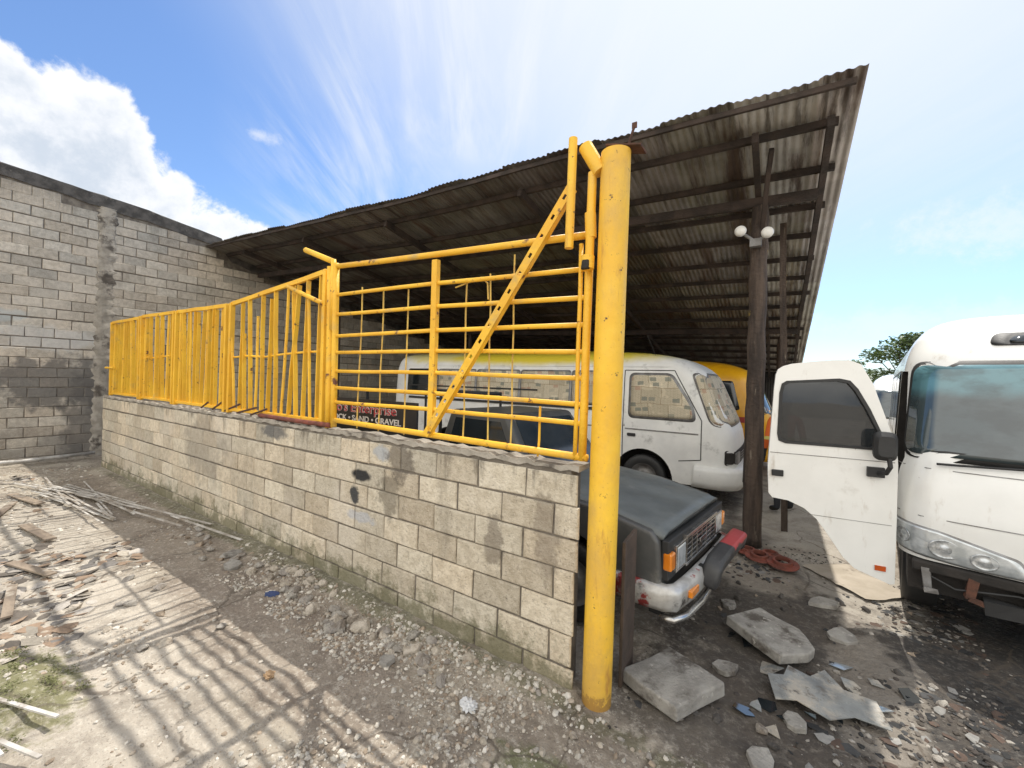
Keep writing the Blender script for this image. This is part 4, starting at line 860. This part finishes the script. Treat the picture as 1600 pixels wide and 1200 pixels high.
for (x,y,r,sd_) in((1.32,1.75,.13,3),(.62,.78,.09,4),(1.25,2.25,.12,5),(1.0,.55,.08,6),(.55,1.75,.10,7),(.85,.15,.09,8),(-3.6,-.42,.10,9),(-3.9,-.30,.09,10),(-1.3,-.45,.07,11)):
    r_=random.Random(sd_);m=7;slab('slab_fragment',x,y,r_.uniform(0,6),.035,SLAB,"broken fragment of concrete slab on dirt","slab fragment",(r_.uniform(-.12,.12),r_.uniform(-.12,.12)),float(gz(x,y)),poly=[(r*r_.uniform(.6,1.2)*math.cos(6.283*k/m),r*r_.uniform(.5,1.)*math.sin(6.283*k/m)) for k in range(m)],bev=.005,group="slab fragments on the ground")
PLAST=M('dusty_glass_sheet',(.22,.23,.225),(.11,.115,.115),ns=5,rough=.10,rough2=.5,bump=.1,bs=10,dirt=[((.38,.34,.28),4,.45,.6),((.09,.075,.06),9,.56,.66)],spec=.8)
slab('glass_sheet',1.14,.86,.3,.005,PLAST,"broken dusty glass sheet on the ground","glass sheet",(.04,.03),.035,poly=[(-.30,-.16),(-.18,-.13),(-.05,-.23),(.1,-.16),(.26,-.2),(.29,.02),(.14,.06),(.10,.22),(-.02,.12),(-.12,.19),(-.18,.08),(-.28,.06)],bev=0)
for i in range(26):
    x=random.uniform(.6,1.7);y=random.uniform(.4,1.7);r=random.uniform(.02,.09);m=random.randint(3,5)
    slab('glass_shard',x,y,random.uniform(0,6),.004,GLASS if i%2 else PLAST,"small broken glass shard on oily ground","glass shard",(random.uniform(-.25,.25),random.uniform(-.25,.25)),float(gz(x,y))+.012,poly=[(r*random.uniform(.5,1.3)*math.cos(6.283*k/m),r*random.uniform(.5,1.3)*math.sin(6.283*k/m)) for k in range(m)],bev=0,group="glass shards in the yard")
CARD=M('dusty_cardboard',(.46,.40,.32),(.36,.31,.24),ns=3,rough=.95,bump=.2,dirt=[((.16,.13,.10),4,.55,.7)])
g=G();vs=[]
for i in range(13):
    for jx in range(9):
        a=-.36+.72*i/12;b=-.26+.52*jx/8;ca,sa=math.cos(-.9),math.sin(-.9);x=1.55+a*ca-b*sa;y=2.95+a*sa+b*ca
        vs.append((x,y,float(gz(x,y))+.022+random.uniform(-.003,.006)))
g.add(vs,[(i*9+jx,i*9+jx+1,(i+1)*9+jx+1,(i+1)*9+jx) for i in range(12) for jx in range(8)]);mk('cardboard_sheet',g,CARD,smooth=True,label="flattened dusty cardboard sheet near the bus",cat="cardboard")
for (x,y,r,tl) in((.62,3.06,.12,0),(.74,2.92,.14,.1),(.95,2.86,.15,.12),(.84,3.12,.12,.0)):
    g=G();g.lathe([(r*.45,.0),(r*.45,.045),(r*.62,.045),(r*.64,.012),(r,.012),(r,.0),(r*.45,0)],(0,0,0),'Z',36)
    Rm=Matrix.Rotation(tl,3,'X');g.v=[tuple(Rm@Vector(v)+Vector((x,y,float(gz(x,y))+.03+tl*.25))) for v in g.v]
    mk('brake_disc',g,REDR,label="rusty red brake disc lying by the timber post",cat="brake disc",group="rusty brake discs on the ground",bev=.003)
g=G();g.box((.085,.33,.46),(.022,.24,.96),Matrix.Rotation(.03,3,'Y')@Matrix.Rotation(.08,3,'X'));mk('plank',g,M('brown_board',(.09,.062,.045),(.055,.04,.03),ns=6,rough=.8,bump=.3),label="brown board standing behind the yellow post",cat="plank",bev=.004)
WS=M('dirty_white_strip',(.60,.58,.54),(.36,.33,.29),ns=4,rough=.5,bump=.1,dirt=[((.24,.20,.155),5,.48,.66)])
random.seed(4)
for i in range(24):
    cx=-7.6+random.uniform(-.8,1.0);cy=-.72+.10*(cx+7.6)+random.uniform(-.24,.24);a=random.uniform(-.08,.28);L=random.uniform(.4,1.2)
    d_=Vector((math.cos(a),math.sin(a),0))*L;z=float(gz(cx,cy))+.03+random.uniform(0,.045)
    g=G();g.path([Vector((cx,cy,z))-d_,Vector((cx,cy,z+.005)),Vector((cx,cy,z))+d_+Vector((0,0,random.uniform(-.01,.02)))],0,sq=(random.choice([.018,.026,.032]),.008));mk('metal_strip',g,WS,label="thin dirty white metal strip in a loose pile",cat="metal strip",group="white strips piled near the wall")
for (p,q) in(((-6.9,-.5),(-4.9,-.12)),((-6.3,-.55),(-5.1,-.35)),((-5.6,-.3),(-4.1,-.13))):
    g=G();g.path([(p[0],p[1],.06),(q[0],q[1],.05)],0,sq=(.024,.010));mk('metal_strip',g,WS,label="long dirty white metal strip lying along the wall",cat="metal strip",group="white strips piled near the wall")
for (p,q) in(((-2.85,-2.02),(-2.31,-1.80)),((-2.45,-2.05),(-2.04,-1.90)),((-2.80,-2.09),(-2.2,-2.0))):
    g=G();g.path([(p[0],p[1],.08),(q[0],q[1],.055)],0,sq=(.018,.010));mk('metal_strip',g,WS,label="short white strip lying on mossy rubble",cat="metal strip",group="white strips on mossy rubble")
BRD=M('weathered_board',(.30,.24,.18),(.16,.125,.095),ns=9,rough=.9,bump=.5,stretch=(.2,1,1),dirt=[((.40,.36,.30),5,.55,.7)])
for (x,y,a,L,w_) in((-6.2,-1.35,.1,.45,.09),(-7.4,-1.5,-.3,.6,.08),(-5.0,-1.55,.25,.35,.07),(-8.1,-1.2,.15,.5,.1),(-4.3,-1.75,-.15,.35,.06),(-5.6,-1.85,.0,.4,.08),(-6.8,-1.8,.4,.4,.07)):
    d_=Vector((math.cos(a),math.sin(a),0))*L;z=float(gz(x,y))+.03;g=G();g.path([Vector((x,y,z))-d_,Vector((x,y,z+.008))+d_],0,sq=(w_,.016));mk('scrap_board',g,BRD,label="weathered scrap board lying on dusty debris",cat="board",group="scrap boards on the open ground",bev=.002)
def crump(name,x,y,r,mat,label,cat,flat=.5,sd_=1):
    r_=random.Random(sd_);bm=bmesh.new();bmesh.ops.create_icosphere(bm,subdivisions=3,radius=r)
    for v in bm.verts:
        n=v.co.normalized();k=1+.35*math.sin(n.x*9+sd_)*math.sin(n.y*11+2*sd_)+r_.uniform(-.08,.08);v.co=Vector((v.co.x*k*1.3,v.co.y*k,v.co.z*k*flat))
    g=G();bm.verts.index_update();g.add([(v.co.x+x,v.co.y+y,v.co.z+float(gz(x,y))+r*flat*.6) for v in bm.verts],[tuple(v.index for v in f.verts) for f in bm.faces]);bm.free()
    mk(name,g,mat,label=label,cat=cat)
crump('blue_cloth',-2.80,-.45,.045,M('blue_cloth',(.05,.10,.24),(.04,.06,.15),rough=.8),"crumpled blue cloth scrap on the dirt","cloth",.15,3)
crump('crumpled_paper',-.62,-.42,.040,M('white_wrapper',(.68,.68,.67),(.45,.45,.45),rough=.5),"crumpled white plastic wrapper near the wall","wrapper",.6,5)
crump('orange_stone',-1.79,-.97,.028,M('orange_brick',(.42,.28,.16),rough=.9),"small orange brick fragment on the gravel","brick fragment",.6,8)
def leafy(g,c,n,rad,size,up=.3):
    for _ in range(n):
        p=Vector((random.gauss(0,1),random.gauss(0,1),random.gauss(0,1))).normalized()*random.random()**.4
        p=Vector((p.x*rad[0],p.y*rad[1],p.z*rad[2]))+Vector(c);s=size*random.uniform(.6,1.4)
        u=Vector((random.gauss(0,1),random.gauss(0,1),random.gauss(0,up))).normalized();w=u.cross(Vector((random.gauss(0,1),random.gauss(0,1),random.gauss(0,1)))).normalized()
        g.add([p-u*s,p+w*s*.45,p+u*s,p-w*s*.45],[(0,1,2,3)])
LEAF=M('weed_leaf',(.12,.17,.04),(.06,.11,.025),ns=9,rough=.6,bump=0)
g=G();leafy(g,(-11.2,-1.7,.16),260,(.25,.5,.16),.05);mk('weed',g,LEAF,label="low green weeds at the foot of the tall wall",cat="weeds",fixn=False)
g=G()
for k in range(26):
    x=-2.85+random.gauss(0,.28);y=-1.85+random.gauss(0,.10);leafy(g,(x,y,float(gz(x,y))+.01),70,(.06,.05,.022),.007)
mk('moss_tuft',g,M('moss',(.20,.20,.09),(.12,.13,.05),ns=12,rough=.9),kind='stuff',fixn=False)
# ------------------------------------------------------------------ trees
def tree(x,y,h,rx,lab,seed):
    random.seed(seed);e=thing('tree',lab,"tree",(x,y,0))
    g=G();g.path([(x,y,-.1),(x+.1,y,h*.3),(x+.05,y+.1,h*.6)],[.2,.15,.08],n=8);cs=[]
    for i in range(28):
        a=random.uniform(0,6.28);zz=random.uniform(.25,.92);d_=rx*random.uniform(.1,.95)*(1-.5*max(0,zz-.6)/.32);c=(x+d_*math.cos(a),y+d_*math.sin(a),h*zz);cs.append(c)
        g.path([(x+.05,y,h*.25),((x+c[0])/2,(y+c[1])/2,h*(.25+zz)/2),c],[.07,.04,.02],n=5)
    mk('trunk',g,POSTM,e)
    g=G();tn=[]
    for c in cs:
        k=random.uniform(.55,1.25);n0=len(g.f);leafy(g,c,300,(rx*.32,rx*.32,h*.10),.12);tn+=[(k,k,k*.9,1)]*(len(g.f)-n0)
    mk('crown',g,M('tree_leaf',(.10,.15,.045),(.05,.09,.025),ns=2,rough=.6,bump=0,tone=True),e,tone=tn,fixn=False)
tree(8.9,38,6.0,3.0,"broad leafy green tree beyond the yard",3)
tree(13.5,42,6.0,3.2,"leafy green tree at the yard boundary",9)
tree(5.8,48,4.6,2.8,"low leafy green tree in the distance",12)
g=G();g.box((12,30,1.0),(26,.2,2.2));mk('boundary_wall',g,CONC,label="plain grey boundary wall behind parked vans",cat="wall")
# ------------------------------------------------------------------ light & sky
sun=bpy.data.lights.new('sun','SUN');sun.energy=4.9;sun.angle=math.radians(.6);sun.color=(1,.95,.87);so=bpy.data.objects.new('sun',sun);COL.objects.link(so);so.rotation_euler=(math.radians(-30),0,math.radians(-1.5))
wd=bpy.data.worlds.new("World");SC.world=wd;wd.use_nodes=True;t=NT(wd.node_tree);bg=t.n['Background']
sky=t.new('ShaderNodeTexSky',sky_type='NISHITA');sky.sun_disc=False;sky.sun_elevation=math.radians(60);sky.sun_rotation=math.radians(1.5);sky.air_density=1.0;sky.dust_density=.8;sky.ozone_density=2.0
STR=.15;I=1/STR
dr=t.new('ShaderNodeTexCoord').outputs['Generated'];dr=t.vmath('NORMALIZE',dr)
u=t.vmath('DOT_PRODUCT',dr,tuple(R));v=t.vmath('DOT_PRODUCT',dr,tuple(F));az=t.math('ARCTAN2',u,v);sx=t.new('ShaderNodeSeparateXYZ');t.l.new(dr,sx.inputs[0]);zz=sx.outputs[2];el=t.math('ARCSINE',zz)
col=t.mix(1.0,sky.outputs[0],(1.0,1.18,1.40),'MULTIPLY')
zc=t.math('ADD',t.math('MAXIMUM',zz,0.0),.06)
h=(F+R*(-60/640)).normalized();cr=Vector((h.y,-h.x,0))
al=t.math('DIVIDE',t.vmath('DOT_PRODUCT',dr,tuple(h)),zc);ac=t.math('DIVIDE',t.vmath('DOT_PRODUCT',dr,tuple(cr)),zc)
cb=t.new('ShaderNodeCombineXYZ');t.put(cb.inputs[0],t.math('MULTIPLY',al,.5));t.put(cb.inputs[1],t.math('MULTIPLY',ac,3.2))
st=t.noise(cb.outputs[0],1.7,8,.62,.5)
cb2=t.new('ShaderNodeCombineXYZ');t.put(cb2.inputs[0],t.math('MULTIPLY',al,.6));t.put(cb2.inputs[1],t.math('MULTIPLY',ac,.9));cb2.inputs[2].default_value=7.2
pm=t.noise(cb2.outputs[0],1.3,4,.5)
azm=t.math('MULTIPLY',t.ss(az,-.66,-.36),t.ss(az,.12,.45,1,.2))
cf=t.math('MULTIPLY',t.math('MULTIPLY',t.ss(st,.36,.68),t.ss(pm,.30,.56,.25,1)),t.math('MULTIPLY',azm,t.ss(el,.15,.4)))
col=t.mix(t.math('MULTIPLY',cf,.8),col,(.92*I,.96*I,1.0*I))
sd_=Vector((.03,.5,.866));ds=t.vmath('DOT_PRODUCT',dr,tuple(sd_))
col=t.mix(t.ss(ds,.54,.95,0,.80),col,(.96*I,.99*I,1.02*I))
rp=t.new('ShaderNodeValToRGB');mr=t.new('ShaderNodeMapRange');t.put(mr.inputs[0],az);mr.inputs[1].default_value=-1.2;mr.inputs[2].default_value=-.4;t.l.new(mr.outputs[0],rp.inputs[0])
E=[(0,.70),(.3675,.80),(.475,.81),(.546,.74),(.60,.60),(.70,.55),(.84,.50),(.90,.0)]
cr_=rp.color_ramp
cr_.elements[0].position=0;cr_.elements[0].color=(.7,)*3+(1,);cr_.elements[1].position=.9;cr_.elements[1].color=(0,0,0,1)
for p_,v_ in E[1:-1]:
    e_=cr_.elements.new(p_);e_.color=(v_,v_,v_,1)
top=t.math('MULTIPLY',rp.outputs[0],.60)
cn=t.noise(dr,7,10,.62,.3)
dd=t.math('SUBTRACT',t.math('ADD',top,t.math('MULTIPLY',t.math('SUBTRACT',cn,.52),.26)),el)
cm=t.ss(dd,0,.03)
shade=t.ss(t.noise(t.vmath('ADD',dr,(.0,.0,.03)),9,8,.6),.38,.62)
ccol=t.mix(shade,(1.05*I,1.06*I,1.08*I),(.70*I,.77*I,.86*I));ccol=t.mix(t.ss(dd,.0,.10),(1.12*I,1.12*I,1.12*I),ccol)
col=t.mix(t.math('MULTIPLY',cm,.95),col,ccol)
# unseen cloud bank added behind the photographer, opposite the sun, as fill light
bk=t.math('ADD',t.vmath('DOT_PRODUCT',dr,(.15,-1,0)),t.math('MULTIPLY',t.math('SUBTRACT',t.noise(dr,3,7,.6),.5),.5))
bm_=t.math('MULTIPLY',t.ss(bk,.12,.35),t.ss(el,.0,.06))
col=t.mix(bm_,col,(1.85*I,1.81*I,1.72*I))
def puff(col,x_az,x_el,ra,re,amt):
    a=t.math('DIVIDE',t.math('SUBTRACT',az,x_az),ra);b=t.math('DIVIDE',t.math('SUBTRACT',el,x_el),re)
    L=t.math('SQRT',t.math('ADD',t.math('MULTIPLY',a,a),t.math('MULTIPLY',b,b)))
    L=t.math('ADD',L,t.math('MULTIPLY',t.math('SUBTRACT',t.noise(dr,16,8,.7),.5),4.0))
    return t.mix(t.ss(L,.0,1.3,amt,0),col,(1.*I,1.02*I,1.05*I))
col=puff(col,-.565,.455,.028,.010,.5);col=puff(col,.87,.26,.12,.05,.45);col=puff(col,.80,.12,.25,.03,.3)
t.put(bg.inputs[0],col);bg.inputs[1].default_value=STR
